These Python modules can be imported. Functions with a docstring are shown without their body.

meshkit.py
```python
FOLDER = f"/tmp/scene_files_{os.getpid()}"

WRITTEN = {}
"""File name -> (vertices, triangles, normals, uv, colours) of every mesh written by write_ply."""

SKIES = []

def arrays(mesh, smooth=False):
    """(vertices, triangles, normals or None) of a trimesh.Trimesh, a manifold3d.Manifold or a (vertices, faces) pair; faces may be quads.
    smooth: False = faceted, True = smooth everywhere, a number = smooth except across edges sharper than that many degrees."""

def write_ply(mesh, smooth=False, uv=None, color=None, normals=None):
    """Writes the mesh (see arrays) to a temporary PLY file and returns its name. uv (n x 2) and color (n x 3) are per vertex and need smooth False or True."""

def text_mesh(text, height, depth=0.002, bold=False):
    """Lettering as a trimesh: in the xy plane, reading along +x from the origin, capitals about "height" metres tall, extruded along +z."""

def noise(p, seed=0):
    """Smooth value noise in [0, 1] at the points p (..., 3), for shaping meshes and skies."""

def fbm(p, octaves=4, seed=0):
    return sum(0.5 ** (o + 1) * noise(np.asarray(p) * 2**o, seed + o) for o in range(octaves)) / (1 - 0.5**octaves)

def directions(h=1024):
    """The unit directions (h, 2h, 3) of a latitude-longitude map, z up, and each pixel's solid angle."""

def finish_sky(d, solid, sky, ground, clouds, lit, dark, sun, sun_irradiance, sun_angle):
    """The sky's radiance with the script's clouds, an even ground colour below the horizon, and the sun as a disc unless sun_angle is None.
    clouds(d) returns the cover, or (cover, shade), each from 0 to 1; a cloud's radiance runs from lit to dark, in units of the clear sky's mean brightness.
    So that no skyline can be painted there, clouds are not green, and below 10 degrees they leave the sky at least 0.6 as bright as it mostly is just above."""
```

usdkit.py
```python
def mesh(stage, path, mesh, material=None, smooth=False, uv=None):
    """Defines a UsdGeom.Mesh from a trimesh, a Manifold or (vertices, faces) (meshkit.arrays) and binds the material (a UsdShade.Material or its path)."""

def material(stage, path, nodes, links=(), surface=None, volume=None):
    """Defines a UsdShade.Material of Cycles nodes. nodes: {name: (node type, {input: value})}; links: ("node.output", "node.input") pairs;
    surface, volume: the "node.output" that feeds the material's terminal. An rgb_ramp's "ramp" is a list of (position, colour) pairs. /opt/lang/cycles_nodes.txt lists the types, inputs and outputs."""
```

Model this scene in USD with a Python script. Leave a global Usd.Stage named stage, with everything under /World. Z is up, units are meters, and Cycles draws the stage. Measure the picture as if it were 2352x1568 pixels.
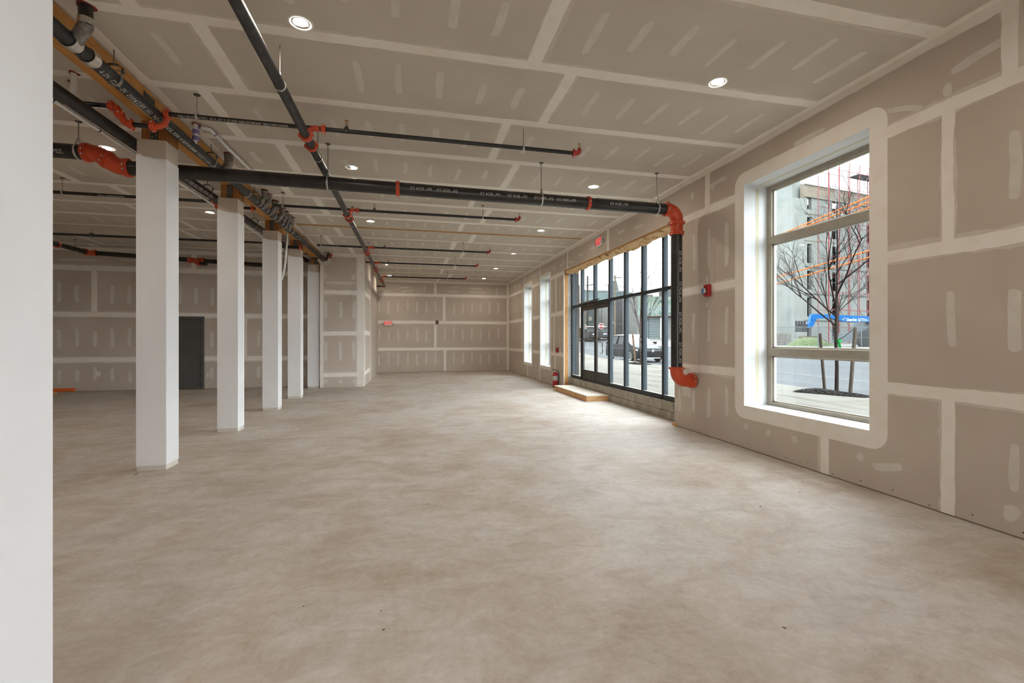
import math, random
import numpy as np, trimesh, usdkit, meshkit
from shapely.geometry import Polygon, LineString, box as sbox, Point
from shapely.ops import unary_union
from shapely import affinity
from pxr import Usd, UsdGeom, UsdLux, UsdShade, Gf, Sdf

rng = np.random.default_rng(7)
random.seed(7)
stage = Usd.Stage.CreateInMemory()
UsdGeom.SetStageUpAxis(stage, 'Z')
UsdGeom.SetStageMetersPerUnit(stage, 1.0)
UsdGeom.Xform.Define(stage, '/World')

# ---------------------------------------------------------------- camera, sky, exposure
EYE = (0.0, 0.0, 1.5)
YAW = 12.623                       # degrees to the right of the long axis of the room
FOCAL = 1027.0 / 2352 * 36
cam = UsdGeom.Camera.Define(stage, '/World/camera')
cam.AddTranslateOp().Set(Gf.Vec3d(*EYE))
cam.AddRotateXYZOp().Set(Gf.Vec3f(90, 0, -YAW))
cam.CreateHorizontalApertureAttr(36.0)
cam.CreateVerticalApertureAttr(24.0)
cam.CreateFocalLengthAttr(FOCAL)
cam.CreateVerticalApertureOffsetAttr(-6.0 / 2352 * 36)
cam.CreateClippingRangeAttr(Gf.Vec2f(0.05, 2000))
cam.CreateFStopAttr(0.0)
cam.CreateExposureAttr(0.57)
dome = UsdLux.DomeLight.Define(stage, '/World/sky')
dome.CreateColorAttr(Gf.Vec3f(0.88, 0.955, 1.03))
dome.CreateIntensityAttr(2.2)
LAMP = 275.0                        # downlight strength
LAMP_RGB = (1.0, 0.88, 0.75)

# ---------------------------------------------------------------- materials
MATS = {}
SPEC = .5
K = 1.0                            # albedo factor: everything outside is wet and dark
def mat(n, c, r=.6, c2=None, s=5., d=4., rough=.55, bump=0., bs=60., metal=0., spec=None, st=None, c3=None, lo=.35, hi=.65, dist=0., alpha=None, bst=None):
    c, c2, c3 = (None if q is None else tuple(K * v for v in q) for q in (c, c2, c3))
    nodes = {'p': ('principled_bsdf', {'base_color': c, 'roughness': r, 'metallic': metal, 'specular_ior_level': SPEC if spec is None else spec})}
    links = []
    if c2 is not None or bump:
        nodes['g'] = ('geometry', {})
        src = 'g.position'
        if st:
            nodes['m'] = ('mapping', {'scale': st}); links.append(('g.position', 'm.vector')); src = 'm.vector'
        if c2 is not None:
            nodes['n'] = ('noise_texture', {'scale': s, 'detail': d, 'roughness': rough, 'distortion': dist})
            ramp = [(lo, c), (hi, c2)] if c3 is None else [(lo, c), ((lo + hi) / 2, c2), (hi, c3)]
            nodes['r'] = ('rgb_ramp', {'ramp': ramp})
            links += [(src, 'n.vector'), ('n.fac', 'r.fac'), ('r.color', 'p.base_color')]
        if bump:
            nodes['bn'] = ('noise_texture', {'scale': bs, 'detail': 3.})
            nodes['b'] = ('bump', {'strength': bump, 'distance': .01})
            links += [(src if bst is None else 'g.position', 'bn.vector'), ('bn.fac', 'b.height'), ('b.normal', 'p.normal')]
    MATS[n] = usdkit.material(stage, '/World/Looks/' + n, nodes, links, surface='p.BSDF')
    return n
def emit(n, c, strength):
    MATS[n] = usdkit.material(stage, '/World/Looks/' + n, {'e': ('emission', {'color': c, 'strength': strength})}, [], surface='e.emission')
mat('board', (.54, .462, .384), .9, (.59, .51, .43), s=1.3, d=6, spec=.15, bump=.04, bs=300)
mat('board_ceiling', (.565, .50, .425), .9, (.615, .55, .47), s=1.1, d=6, spec=.15, bump=.04, bs=300)
mat('tape', (.83, .76, .675), .85, (.86, .80, .725), s=5, d=4, spec=.2, c3=(.86, .81, .745))
mat('skim', (.62, .55, .475), .85, (.67, .605, .53), s=9, d=5, spec=.2)
mat('patch', (.64, .585, .515), .8, (.69, .64, .575), s=9, d=5, spec=.25)
mat('white_paint', (.80, .80, .80), .55, (.83, .83, .83), s=2.5, d=5, bump=.03, bs=200)
mat('white_return', (.64, .65, .645), .6, (.67, .68, .675), s=3)
mat('bead_tape', (.58, .54, .41), .8)
mat('lvl', (.40, .16, .035), .55, (.62, .30, .08), s=2.2, d=8, st=(14, 1.2, 14), c3=(.50, .21, .05), lo=.3, hi=.7, bump=.1, bs=20)
mat('lvl_strip', (.34, .17, .06), .6, (.52, .29, .11), s=3, d=7, st=(1.2, 14, 14), lo=.3, hi=.7)
mat('timber', (.20, .075, .018), .6, (.40, .165, .04), s=3, d=7, st=(18, 18, 2), lo=.3, hi=.7)
mat('pine', (.34, .155, .032), .6, (.42, .21, .055), s=3, d=6, st=(16, 16, 1.5), c3=(.26, .09, .02), lo=.3, hi=.72)
mat('pine_side', (.50, .27, .11), .6, (.66, .38, .17), s=2.5, d=7, st=(1.5, 1.5, 16), c3=(.42, .20, .08), lo=.3, hi=.72)
mat('ply', (.66, .58, .47), .65, (.74, .67, .57), s=2, d=6, st=(6, 1.5, 6), c3=(.55, .47, .37), lo=.25, hi=.75)
mat('block', (.30, .26, .20), .95, (.42, .37, .30), s=5, d=7, bump=.5, bs=70, lo=.3, hi=.7)
mat('mortar_grey', (.40, .385, .35), .95, (.50, .48, .44), s=20, d=5, bump=.4, bs=80)
mat('block_edge', (.22, .22, .205), .95, (.40, .40, .38), s=40, d=4, bump=.5, bs=90)
mat('pipe_black', (.010, .010, .010), .32, (.022, .021, .020), s=6, d=6, spec=.5, bump=.02, bs=120)
mat('pipe_dusty', (.016, .016, .017), .45, (.07, .066, .06), s=9, d=8, lo=.52, hi=.80)
mat('pipe_main', (.014, .013, .012), .27, (.030, .027, .025), s=5, d=5)
mat('red_fitting', (.62, .075, .018), .38, (.50, .050, .014), s=6, d=4)
mat('red_dark', (.30, .018, .012), .4, (.42, .03, .018), s=9)
mat('orange_pipe', (.75, .13, .02), .4)
mat('galv', (.50, .50, .49), .38, (.62, .62, .60), s=30, metal=.9)
mat('rod', (.30, .29, .27), .45, metal=.8)
mat('dark_steel', (.055, .055, .052), .5, (.10, .10, .095), s=20, metal=.5)
mat('strap', (.10, .105, .10), .5, metal=.7)
mat('band', (.50, .48, .44), .3, (.68, .66, .62), s=25, metal=.85)
mat('band_dull', (.15, .137, .12), .55, (.32, .30, .27), s=18, d=5, metal=.3)
mat('rubber', (.012, .012, .012), .7)
mat('pvc', (.80, .79, .75), .4, (.66, .64, .60), s=10, d=4, lo=.5, hi=.8)
mat('pvc_purple', (.22, .17, .42), .5)
mat('print', (.62, .61, .58), .6)
mat('brass', (.55, .33, .16), .35, metal=.9)
mat('sealant', (.20, .025, .02), .7, (.30, .05, .035), s=30, bump=.4, bs=150)
mat('mullion', (.016, .019, .022), .5, (.024, .028, .032), s=10, spec=.3)
mat('mullion_side', (.040, .052, .062), .5, spec=.25)
mat('door_bronze', (.020, .018, .016), .45)
mat('alum_tan', (.36, .32, .255), .4, (.40, .355, .285), s=12)
mat('alum_light', (.55, .52, .44), .4)
mat('foam', (.22, .11, .04), .9, (.66, .43, .205), s=7, d=9, c3=(.78, .57, .32), lo=.30, hi=.56, bump=.9, bs=40)
mat('steel_door', (.075, .073, .070), .5, (.092, .090, .086), s=3)
mat('steel_frame', (.085, .083, .08), .5)
mat('alarm_red', (.36, .012, .018), .4)
mat('alarm_blue', (.05, .20, .55), .35)
mat('alarm_dark', (.10, .008, .012), .4)
mat('plastic_white', (.74, .74, .71), .45)
mat('plastic_green', (.42, .47, .45), .5)
mat('clear_lens', (.62, .66, .66), .2)
mat('ext_red', (.42, .012, .018), .3)
mat('ext_label', (.55, .55, .53), .4)
mat('black_plastic', (.015, .015, .015), .4)
mat('chrome', (.7, .7, .7), .15, metal=1.)
mat('trim_white', (.80, .78, .74), .5)
emit('lens', LAMP_RGB, LAMP)
emit('exit_letter', (1.0, .04, .05), .62)
mat('exit_face', (.85, .68, .64), .5)
# outside
K, SPEC = .27, .1
mat('asphalt', (.145, .152, .152), .75, (.20, .212, .216), s=.9, d=7, st=(1, .12, 1), lo=.35, hi=.68, spec=.08)
mat('sidewalk', (.35, .31, .225), .75, (.45, .425, .355), s=1.2, d=6, st=(1.6, .35, 1), c3=(.26, .22, .15), lo=.32, hi=.66, spec=.08)
mat('curb', (.38, .365, .32), .7, (.45, .435, .40), s=3, spec=.1)
mat('mulch', (.018, .016, .014), .95, (.070, .062, .055), s=35, d=5, bump=1., bs=60)
mat('bark', (.075, .052, .040), .9, (.15, .11, .085), s=30, d=5, bump=.4, bs=90)
mat('twig', (.10, .065, .055), .9)
mat('stake', (.20, .15, .11), .85, (.32, .25, .19), s=10, d=5, st=(8, 8, 1))
mat('stake_new', (.42, .26, .15), .85, (.52, .35, .22), s=10, d=5, st=(8, 8, 1))
mat('tag_green', (.03, .80, .15), .5)
mat('conc_far', (.37, .395, .355), .95, (.48, .50, .455), s=.5, d=7, c3=(.43, .425, .355), lo=.3, hi=.72)
mat('conc_cap', (.40, .33, .25), .95, (.50, .43, .34), s=1.2, d=6)
mat('dark_open', (.045, .045, .05), .7, (.10, .10, .11), s=1.5)
mat('slab_line', (.50, .46, .38), .9)
mat('scaff_red', (.50, .14, .14), .6)
mat('scaff_grey', (.26, .26, .28), .6)
mat('line_orange', (1.5, .33, .05), .5)
mat('wire', (.13, .14, .15), .6)
mat('wire_pale', (.42, .46, .47), .6)
mat('tele_blue', (.0, .20, .62), .4)
mat('tele_dark', (.07, .09, .10), .5, (.13, .16, .17), s=3)
K = 1.
mat('white', (.42, .42, .42), .5)
K = .22
mat('grass', (.17, .25, .09), .95, (.36, .42, .20), s=6, d=6, bump=.6, bs=20)
mat('soil', (.42, .30, .17), .95, (.34, .26, .17), s=5)
mat('lumber', (.34, .30, .25), .9, (.46, .42, .36), s=4, st=(1, 1, 8))
mat('fence_wire', (.36, .39, .40), .6)
mat('cmu_far', (.235, .255, .245), .95, (.285, .30, .29), s=1.6, d=6)
mat('brick_far', (.34, .265, .225), .95, (.44, .355, .305), s=2.5, d=6)
mat('teal', (.36, .46, .45), .8, (.40, .50, .49), s=.6)
mat('teal_dark', (.22, .30, .30), .8)
mat('tan', (.42, .40, .33), .9, (.46, .44, .37), s=1)
mat('blue_pane', (.14, .23, .28), .3)
mat('row_grey', (.47, .47, .43), .9, (.52, .52, .48), s=1.5)
mat('dark_brick', (.135, .13, .14), .9, (.18, .175, .185), s=2)
mat('green_side', (.20, .30, .25), .9, (.25, .34, .29), s=2)
mat('mural', (.58, .66, .74), .8, (.70, .72, .55), s=.55, d=2, st=(.15, .15, 1.6), c3=(.33, .50, .42), lo=.3, hi=.7)
mat('mural_leaf', (.24, .44, .34), .8, (.68, .76, .70), s=1.6, d=5, c3=(.16, .34, .28), lo=.35, hi=.66)
mat('shutter', (.34, .41, .41), .6, (.38, .45, .45), s=2)
mat('sign_red', (.52, .07, .06), .5)
mat('sign_cream', (.72, .70, .58), .6)
mat('rust', (.34, .24, .18), .9, (.42, .31, .24), s=3)
mat('pole_wood', (.34, .29, .20), .9, (.42, .36, .26), s=4, st=(6, 6, .6))
mat('pole_dark', (.12, .13, .12), .9)
K = 1.
mat('car_black', (.004, .005, .0055), .55, (.011, .0125, .013), s=14, d=6, spec=.05)
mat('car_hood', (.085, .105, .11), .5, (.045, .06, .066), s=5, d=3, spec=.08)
mat('car_glass', (.010, .013, .012), .4, spec=.06)
mat('snow', (.42, .43, .435), .8, (.36, .375, .38), s=12, d=4)
mat('tyre', (.018, .018, .018), .8)
mat('rim', (.34, .34, .33), .3, metal=.8)
mat('lamp_glass', (.62, .62, .55), .15)
mat('plate', (.72, .70, .55), .5)

MATS['glass'] = usdkit.material(stage, '/World/Looks/glass', {
    'f': ('layer_weight', {'blend': .5}), 'pw': ('math', {'math_type': 'power', 'value2': 5.}), 'ma': ('math', {'math_type': 'multiply_add', 'value2': .85, 'value3': .035}),
    't': ('transparent_bsdf', {'color': (.975, .99, .985)}), 'gl': ('glossy_bsdf', {'color': (.9, .95, .95), 'roughness': .0}), 'x': ('mix_closure', {})},
    [('f.facing', 'pw.value1'), ('pw.value', 'ma.value1'), ('ma.value', 'x.fac'), ('t.BSDF', 'x.closure1'), ('gl.BSDF', 'x.closure2')], surface='x.closure')
# power-trowelled concrete: cloudy tones, long swirls, dust and scuffs
MATS['floor'] = usdkit.material(stage, '/World/Looks/floor', {
    'g': ('geometry', {}),
    'n1': ('noise_texture', {'scale': .8, 'detail': 9., 'roughness': .68, 'distortion': .4}),
    'm2': ('mapping', {'scale': (.8, 1.5, 1.), 'rotation': (0, 0, .35)}),
    'n2': ('noise_texture', {'scale': 2.2, 'detail': 10., 'roughness': .72, 'distortion': 1.1}),
    'n3': ('noise_texture', {'scale': 22., 'detail': 7., 'roughness': .8}),
    'n4': ('noise_texture', {'scale': 4.2, 'detail': 10., 'roughness': .78, 'distortion': 1.4}),
    'r1': ('rgb_ramp', {'ramp': [(.30, (0.422, 0.35, 0.278)), (.46, (0.516, 0.454, 0.386)), (.56, (0.558, 0.514, 0.462)), (.72, (0.462, 0.422, 0.374))]}),
    'r2': ('rgb_ramp', {'ramp': [(.36, (.865, .83, .79)), (.50, (1, 1, 1)), (.64, (1.09, 1.105, 1.125))]}),
    'r3': ('rgb_ramp', {'ramp': [(.33, (.90, .885, .865)), (.66, (1.07, 1.075, 1.08))]}),
    'r4': ('rgb_ramp', {'ramp': [(.34, (.92, .885, .845)), (.5, (1, 1, 1)), (.66, (1.06, 1.07, 1.085))]}),
    'x1': ('mix', {'mix_type': 'multiply', 'fac': 1.}), 'x2': ('mix', {'mix_type': 'multiply', 'fac': 1.}), 'x3': ('mix', {'mix_type': 'multiply', 'fac': 1.}),
    'rr': ('map_range', {'from_min': .3, 'from_max': .7, 'to_min': .55, 'to_max': .72}),
    'b': ('bump', {'strength': .1, 'distance': .01}),
    'p': ('principled_bsdf', {'roughness': .6, 'specular_ior_level': .35})},
    [('g.position', 'n1.vector'), ('g.position', 'm2.vector'), ('m2.vector', 'n2.vector'), ('g.position', 'n3.vector'), ('g.position', 'n4.vector'),
     ('n1.fac', 'r1.fac'), ('n2.fac', 'r2.fac'), ('n3.fac', 'r3.fac'), ('n4.fac', 'r4.fac'), ('r1.color', 'x1.color1'), ('r2.color', 'x1.color2'),
     ('x1.color', 'x2.color1'), ('r3.color', 'x2.color2'), ('x2.color', 'x3.color1'), ('r4.color', 'x3.color2'), ('x3.color', 'p.base_color'),
     ('n2.fac', 'rr.value'), ('rr.result', 'p.roughness'), ('n4.fac', 'b.height'), ('b.normal', 'p.normal')], surface='p.BSDF')

# ---------------------------------------------------------------- helpers: prims
taken = set()
def free(parent, name):
    p, k = f'{parent}/{name}', 0
    while p in taken:
        k += 1; p = f'{parent}/{name}_{k:03d}'
    taken.add(p)
    return p
def tag(prim, label=None, cat=None, group=None, kind=None):
    for k, v in (('label', label), ('category', cat), ('group', group), ('kind', kind)):
        if v: prim.SetCustomDataByKey(k, v)
def thing(name, label, cat, group=None, kind=None, loc=None):
    p = free('/World', name)
    x = UsdGeom.Xform.Define(stage, p)
    if loc is not None: x.AddTranslateOp().Set(Gf.Vec3d(*map(float, loc)))
    tag(x.GetPrim(), label, cat, group, kind)
    return p
def struct(name, label, cat, loc=None): return thing(name, label, cat, kind='structure', loc=loc)
def cat_(ms): return ms if not isinstance(ms, (list, tuple)) else trimesh.util.concatenate(ms)
def part(parent, name, m, material, smooth=False, kind=None, label=None, off=None):
    m = cat_(m)
    if off is not None: m = m.copy(); m.apply_translation(-np.asarray(off, float))
    p = free(parent, name)
    g = usdkit.mesh(stage, p, m, MATS[material], smooth=smooth)
    tag(g.GetPrim(), label=label, kind=kind)
    return p
def dup(src, loc, label=None, group=None):
    s = stage.GetPrimAtPath(src); d = s.GetCustomData()
    base = src.rsplit('/', 1)[1]
    p = free('/World', base)
    x = UsdGeom.Xform.Define(stage, p)
    x.GetPrim().GetReferences().AddInternalReference(src)
    x.ClearXformOpOrder()
    x.MakeMatrixXform().Set(Gf.Matrix4d().SetTranslate(Gf.Vec3d(*map(float, loc))))
    x.GetPrim().SetInstanceable(True)
    tag(x.GetPrim(), label or d['label'], d['category'], group or d.get('group'))
    return p

# ---------------------------------------------------------------- helpers: shapes
def bx(x0, x1, y0, y1, z0, z1, r=0.):
    x0, x1 = min(x0, x1), max(x0, x1); y0, y1 = min(y0, y1), max(y0, y1); z0, z1 = min(z0, z1), max(z0, z1)
    if r <= 0:
        m = trimesh.creation.box((x1 - x0, y1 - y0, z1 - z0)); m.apply_translation(((x0 + x1) / 2, (y0 + y1) / 2, (z0 + z1) / 2)); return m
    r = min(r, (x1 - x0) / 2.1, (y1 - y0) / 2.1, (z1 - z0) / 2.1)
    P = []
    for a, ia in ((x0, r), (x1, -r)):
        for b, ib in ((y0, r), (y1, -r)):
            for c, ic in ((z0, r), (z1, -r)):
                P += [(a, b + ib, c + ic), (a + ia, b, c + ic), (a + ia, b + ib, c)]
    return trimesh.convex.convex_hull(np.array(P))
def hull(P): return trimesh.convex.convex_hull(np.asarray(P, float))
def frame(d):
    d = np.asarray(d, float); d = d / np.linalg.norm(d)
    a = np.array([0, 0, 1.]) if abs(d[2]) < .9 else np.array([1., 0, 0])
    u = np.cross(a, d); u /= np.linalg.norm(u)
    return u, np.cross(d, u), d
def tube(pts, r, n=12, cap=True):
    pts = np.asarray(pts, float); k = len(pts)
    rr = np.full(k, r) if np.ndim(r) == 0 else np.asarray(r, float)
    t = np.gradient(pts, axis=0); t /= np.linalg.norm(t, axis=1)[:, None]
    u, v, _ = frame(t[0]); V = []
    a = np.arange(n) / n * 2 * np.pi
    for i in range(k):
        u = u - t[i] * (u @ t[i]); u /= np.linalg.norm(u); v = np.cross(t[i], u)
        V.append(pts[i] + rr[i] * (np.cos(a)[:, None] * u + np.sin(a)[:, None] * v))
    V = np.vstack(V); F = []
    for i in range(k - 1):
        for j in range(n):
            a0, a1, b0, b1 = i * n + j, i * n + (j + 1) % n, (i + 1) * n + j, (i + 1) * n + (j + 1) % n
            F += [(a0, a1, b1), (a0, b1, b0)]
    if cap:
        V = np.vstack([V, pts[:1], pts[-1:]]); c0, c1 = k * n, k * n + 1; e = (k - 1) * n
        for j in range(n):
            F += [(c0, (j + 1) % n, j), (c1, e + j, e + (j + 1) % n)]
    return trimesh.Trimesh(V, np.array(F), process=False)
def cyl(p0, p1, r, n=16): return tube([p0, p1], r, n)
def lathe(prof, p, d, n=24):
    """prof: (radius, along) pairs; closed on itself when first == last."""
    u, v, d = frame(d); p = np.asarray(p, float); a = np.arange(n) / n * 2 * np.pi
    V = np.vstack([p + d * h + r * (np.cos(a)[:, None] * u + np.sin(a)[:, None] * v) for r, h in prof]); F = []
    for i in range(len(prof) - 1):
        for j in range(n):
            a0, a1, b0, b1 = i * n + j, i * n + (j + 1) % n, (i + 1) * n + j, (i + 1) * n + (j + 1) % n
            F += [(a0, a1, b1), (a0, b1, b0)]
    m = trimesh.Trimesh(V, np.array(F), process=False)
    return m
def arc(c, a, b, R, t0=0., t1=math.pi / 2, n=9):
    """points c + R(cos t a + sin t b)"""
    c, a, b = (np.asarray(q, float) for q in (c, a, b))
    return [c + R * (math.cos(t) * a + math.sin(t) * b) for t in np.linspace(t0, t1, n)]
class Plane:
    def __init__(s, o, u, v, w): s.o, s.u, s.v, s.w = (np.asarray(q, float) for q in (o, u, v, w))
    def ext(s, poly, d0, d1):
        ms = []
        for g in getattr(poly, 'geoms', [poly]):
            if g.is_empty or g.area < 1e-6: continue
            m = trimesh.creation.extrude_polygon(g, d1 - d0, engine='earcut')
            V = np.array(m.vertices)
            W = s.o + V[:, :1] * s.u + V[:, 1:2] * s.v + (V[:, 2:] + d0) * s.w
            F = np.array(m.faces)
            if np.linalg.det(np.stack([s.u, s.v, s.w])) < 0: F = F[:, ::-1]
            ms.append(trimesh.Trimesh(W, F, process=False))
        return cat_(ms) if ms else None
    def text(s, t, h, u, v, d, depth=.003, bold=False, center=True, sx=1.):
        m = meshkit.text_mesh(t, h, depth, bold)
        V = np.array(m.vertices); V[:, 0] *= sx
        if center: V[:, 0] -= V[:, 0].max() / 2; V[:, 1] -= h / 2
        W = s.o + (V[:, :1] + u) * s.u + (V[:, 1:2] + v) * s.v + (V[:, 2:] + d) * s.w
        F = np.array(m.faces)
        if np.linalg.det(np.stack([s.u, s.v, s.w])) < 0: F = F[:, ::-1]
        return trimesh.Trimesh(W, F, process=False)
def ragged(a, b, t, hw, vert=False, step=.07, amp=.011):
    n = max(5, int((b - a) / step)); s = np.linspace(a, b, n)
    def side(): return np.convolve(rng.normal(0, 1, n + 8), np.ones(7) / 7, 'valid')[:n + 2][:n] * amp * 1.5 + rng.normal(0, amp * .32, n)
    top, bot = t + hw + side(), t - hw + side()
    P = list(zip(s, bot)) + list(zip(s[::-1], top[::-1]))
    if vert: P = [(y, x) for x, y in P]
    return Polygon(P).buffer(0)
def smear(u, v, L, w, ang=90.):
    """one trowel stroke of filler: a long rounded patch, slightly bent and uneven"""
    k = 5; s = np.linspace(-L / 2 + w * .3, L / 2 - w * .3, k); bend = rng.normal(0, .008) * (1 - (2 * s / L) ** 2) + rng.normal(0, .002, k)
    h = w / 2 * np.array([.86, 1, 1.02, 1, .86]) * (1 + rng.normal(0, .07, k)); e = rng.uniform(.6, 1.1, 2)
    tip = rng.uniform(-.45, .45, 2)
    P = list(zip(s, bend - h)) + [(L / 2 - w * .08, bend[-1] - h[-1] * (.6 - tip[0])), (L / 2, bend[-1] + h[-1] * tip[0]), (L / 2 - w * .08, bend[-1] + h[-1] * (.6 + tip[0]))]
    P += list(zip(s[::-1], (bend + h)[::-1])) + [(-L / 2 + w * .08, bend[0] + h[0] * .6), (-L / 2, bend[0] + h[0] * tip[1]), (-L / 2 + w * .08, bend[0] - h[0] * .6)]
    g = affinity.rotate(Polygon(P).buffer(0), ang + rng.normal(0, 1.6), origin=(0, 0))
    return affinity.translate(g, u, v)
def blob(u, v, rx, ry, n=11):
    a = np.arange(n) / n * 2 * np.pi; r = 1 + rng.normal(0, .10, n)
    return Polygon(np.c_[u + rx * r * np.cos(a), v + ry * r * np.sin(a)]).buffer(0)
def clip_holes(g, holes):
    return g.difference(holes) if holes is not None else g
def wall_boards(path, pl, rects, holes, material='board', th=.0127, gap=.0015):
    for (u0, u1, v0, v1) in rects:
        g = clip_holes(sbox(u0 + gap, v0 + gap, u1 - gap, v1 - gap), holes)
        for q in getattr(g, 'geoms', [g]):
            m = pl.ext(q, -th, 0)
            if m is not None: part(path, 'board', m, material)
def tapes(path, pl, strips, holes=None, keep=None):
    """strips: (a, b, t, half width, vertical?)"""
    for (a, b, t, hw, vert) in strips:
        for nm, mt, w, d, am in (('skim_coat', 'skim', hw * rng.uniform(1.1, 1.38), .0006, .014), ('joint_tape', 'tape', hw * .92, .0014, .007)):
            off = rng.normal(0, hw * .16) if nm == 'skim_coat' else 0
            g = ragged(a, b, t + off, w, vert, amp=am)
            if keep is not None: g = g.intersection(keep)
            g = clip_holes(g, holes)
            m = pl.ext(g, 0, d + rng.uniform(0, .0005))
            if m is not None: part(path, nm, m, mt)
def fillers(path, pl, polys, holes=None, most=300, keyf=None):
    polys = [clip_holes(p, holes) for p in polys]
    polys = [p for p in polys if not p.is_empty and p.area > 4e-4]
    if keyf: polys.sort(key=keyf)
    for p in polys[:most]:
        part(path, 'filler_patch', pl.ext(p, 0, .0009 + rng.uniform(0, .0003)), 'patch')
    if polys[most:]:
        part(path, 'filler_patches', [pl.ext(p, 0, .0009 + rng.uniform(0, .0003)) for p in polys[most:]], 'patch', kind='stuff')

# ---------------------------------------------------------------- room shell
XR, ZC = 4.45, 4.119          # right wall, ceiling
XL, YB, YF = -12.0, 20.62, -7.0
YL = 15.15                    # far wall of the left bay
BX0, BX1, BY0, BY1 = -2.73, -1.45, 14.55, 16.78   # boxed-out partition

p = struct('floor', 'bare grey-brown power-trowelled concrete floor', 'floor')
FP = Plane((0, 0, 0), (1, 0, 0), (0, 1, 0), (0, 0, 1))
jl = LineString([(-13, 8.31), (6, 6.54)]).buffer(.0055)
slabs = sbox(XL - .2, YF - .2, XR + .5, YB + .2).difference(jl)
for g in slabs.geoms: part(p, 'slab', FP.ext(g, -.15, 0), 'floor')
part(p, 'saw_cut', bx(XL, XR + .3, 6.4, 8.5, -.16, -.006), 'block')

# ceiling
SEAM = [-7.0, -5.7, -4.4, -3.2, -2.0, -.75, .5, 1.74, 2.94, 4.14, 5.27, 6.48, 7.66, 8.9, 10.1, 10.94, 11.15, 12.12, 13.35, 14.56, 15.75, 16.95, 18.2, 19.4, 20.62]
CP = Plane((0, 0, ZC), (1, 0, 0), (0, 1, 0), (0, 0, -1))
pc = struct('ceiling', 'unpainted gypsum board ceiling with taped joints and filled screw lines', 'ceiling')
rects, strips, pats = [], [], []
row = 0
for i in range(len(SEAM) - 1):
    y0, y1 = SEAM[i], SEAM[i + 1]
    if abs(y0 - 10.94) < .01: continue
    ph = 1.13 if row % 2 == 0 else 1.54
    row += 1
    xs = sorted({XL, XR, *[ph + 3.28 * k for k in range(-4, 2) if XL + .2 < ph + 3.28 * k < XR - .15]})
    rects += [(a, b, y0, y1) for a, b in zip(xs[:-1], xs[1:])]
    if y1 > 2:
        strips += [(y0 + .03, y1 - .03, x, rng.uniform(.052, .075), True) for x in xs[1:-1]]
        for k in range(-28, 14):
            x = -.94 + .413 * k + rng.normal(0, .012)
            if not (XL + .3 < x < XR - .12) or min(abs(x - q) for q in xs[1:-1]) < .14 or -3.15 < x < -2.55: continue
            if rng.random() < .05: continue
            L = rng.uniform(.40, .56) * min(1, (y1 - y0) / 1.1)
            pats.append(smear(x, (y0 + y1) / 2 + rng.normal(0, .05), L, rng.uniform(.055, .085)))
for y in SEAM[6:-1]:
    if abs(y - 11.04) < .15: continue
    strips += [(XL, -2.98, y, rng.uniform(.06, .07), False), (-2.70, XR, y, rng.uniform(.062, .078), False)]
strips += [(2.0, YB, XR - .035, .04, True), (2, 14.6, -2.64, .05, True), (2, YL, -3.06, .05, True), (-1.4, XR, YB - .04, .045, False), (XL, -2.8, YL - .04, .05, False)]
rects.append((XL, -2.98, 10.94, 11.15)); strips.append((XL, -2.98, 11.04, .075, False))
hole_c = unary_union([sbox(-2.99, YF, -2.70, 14.6)])
wall_boards(pc, CP, rects, None, 'board_ceiling')
tapes(pc, CP, strips, keep=sbox(XL, 0, XR, YB))
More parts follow.
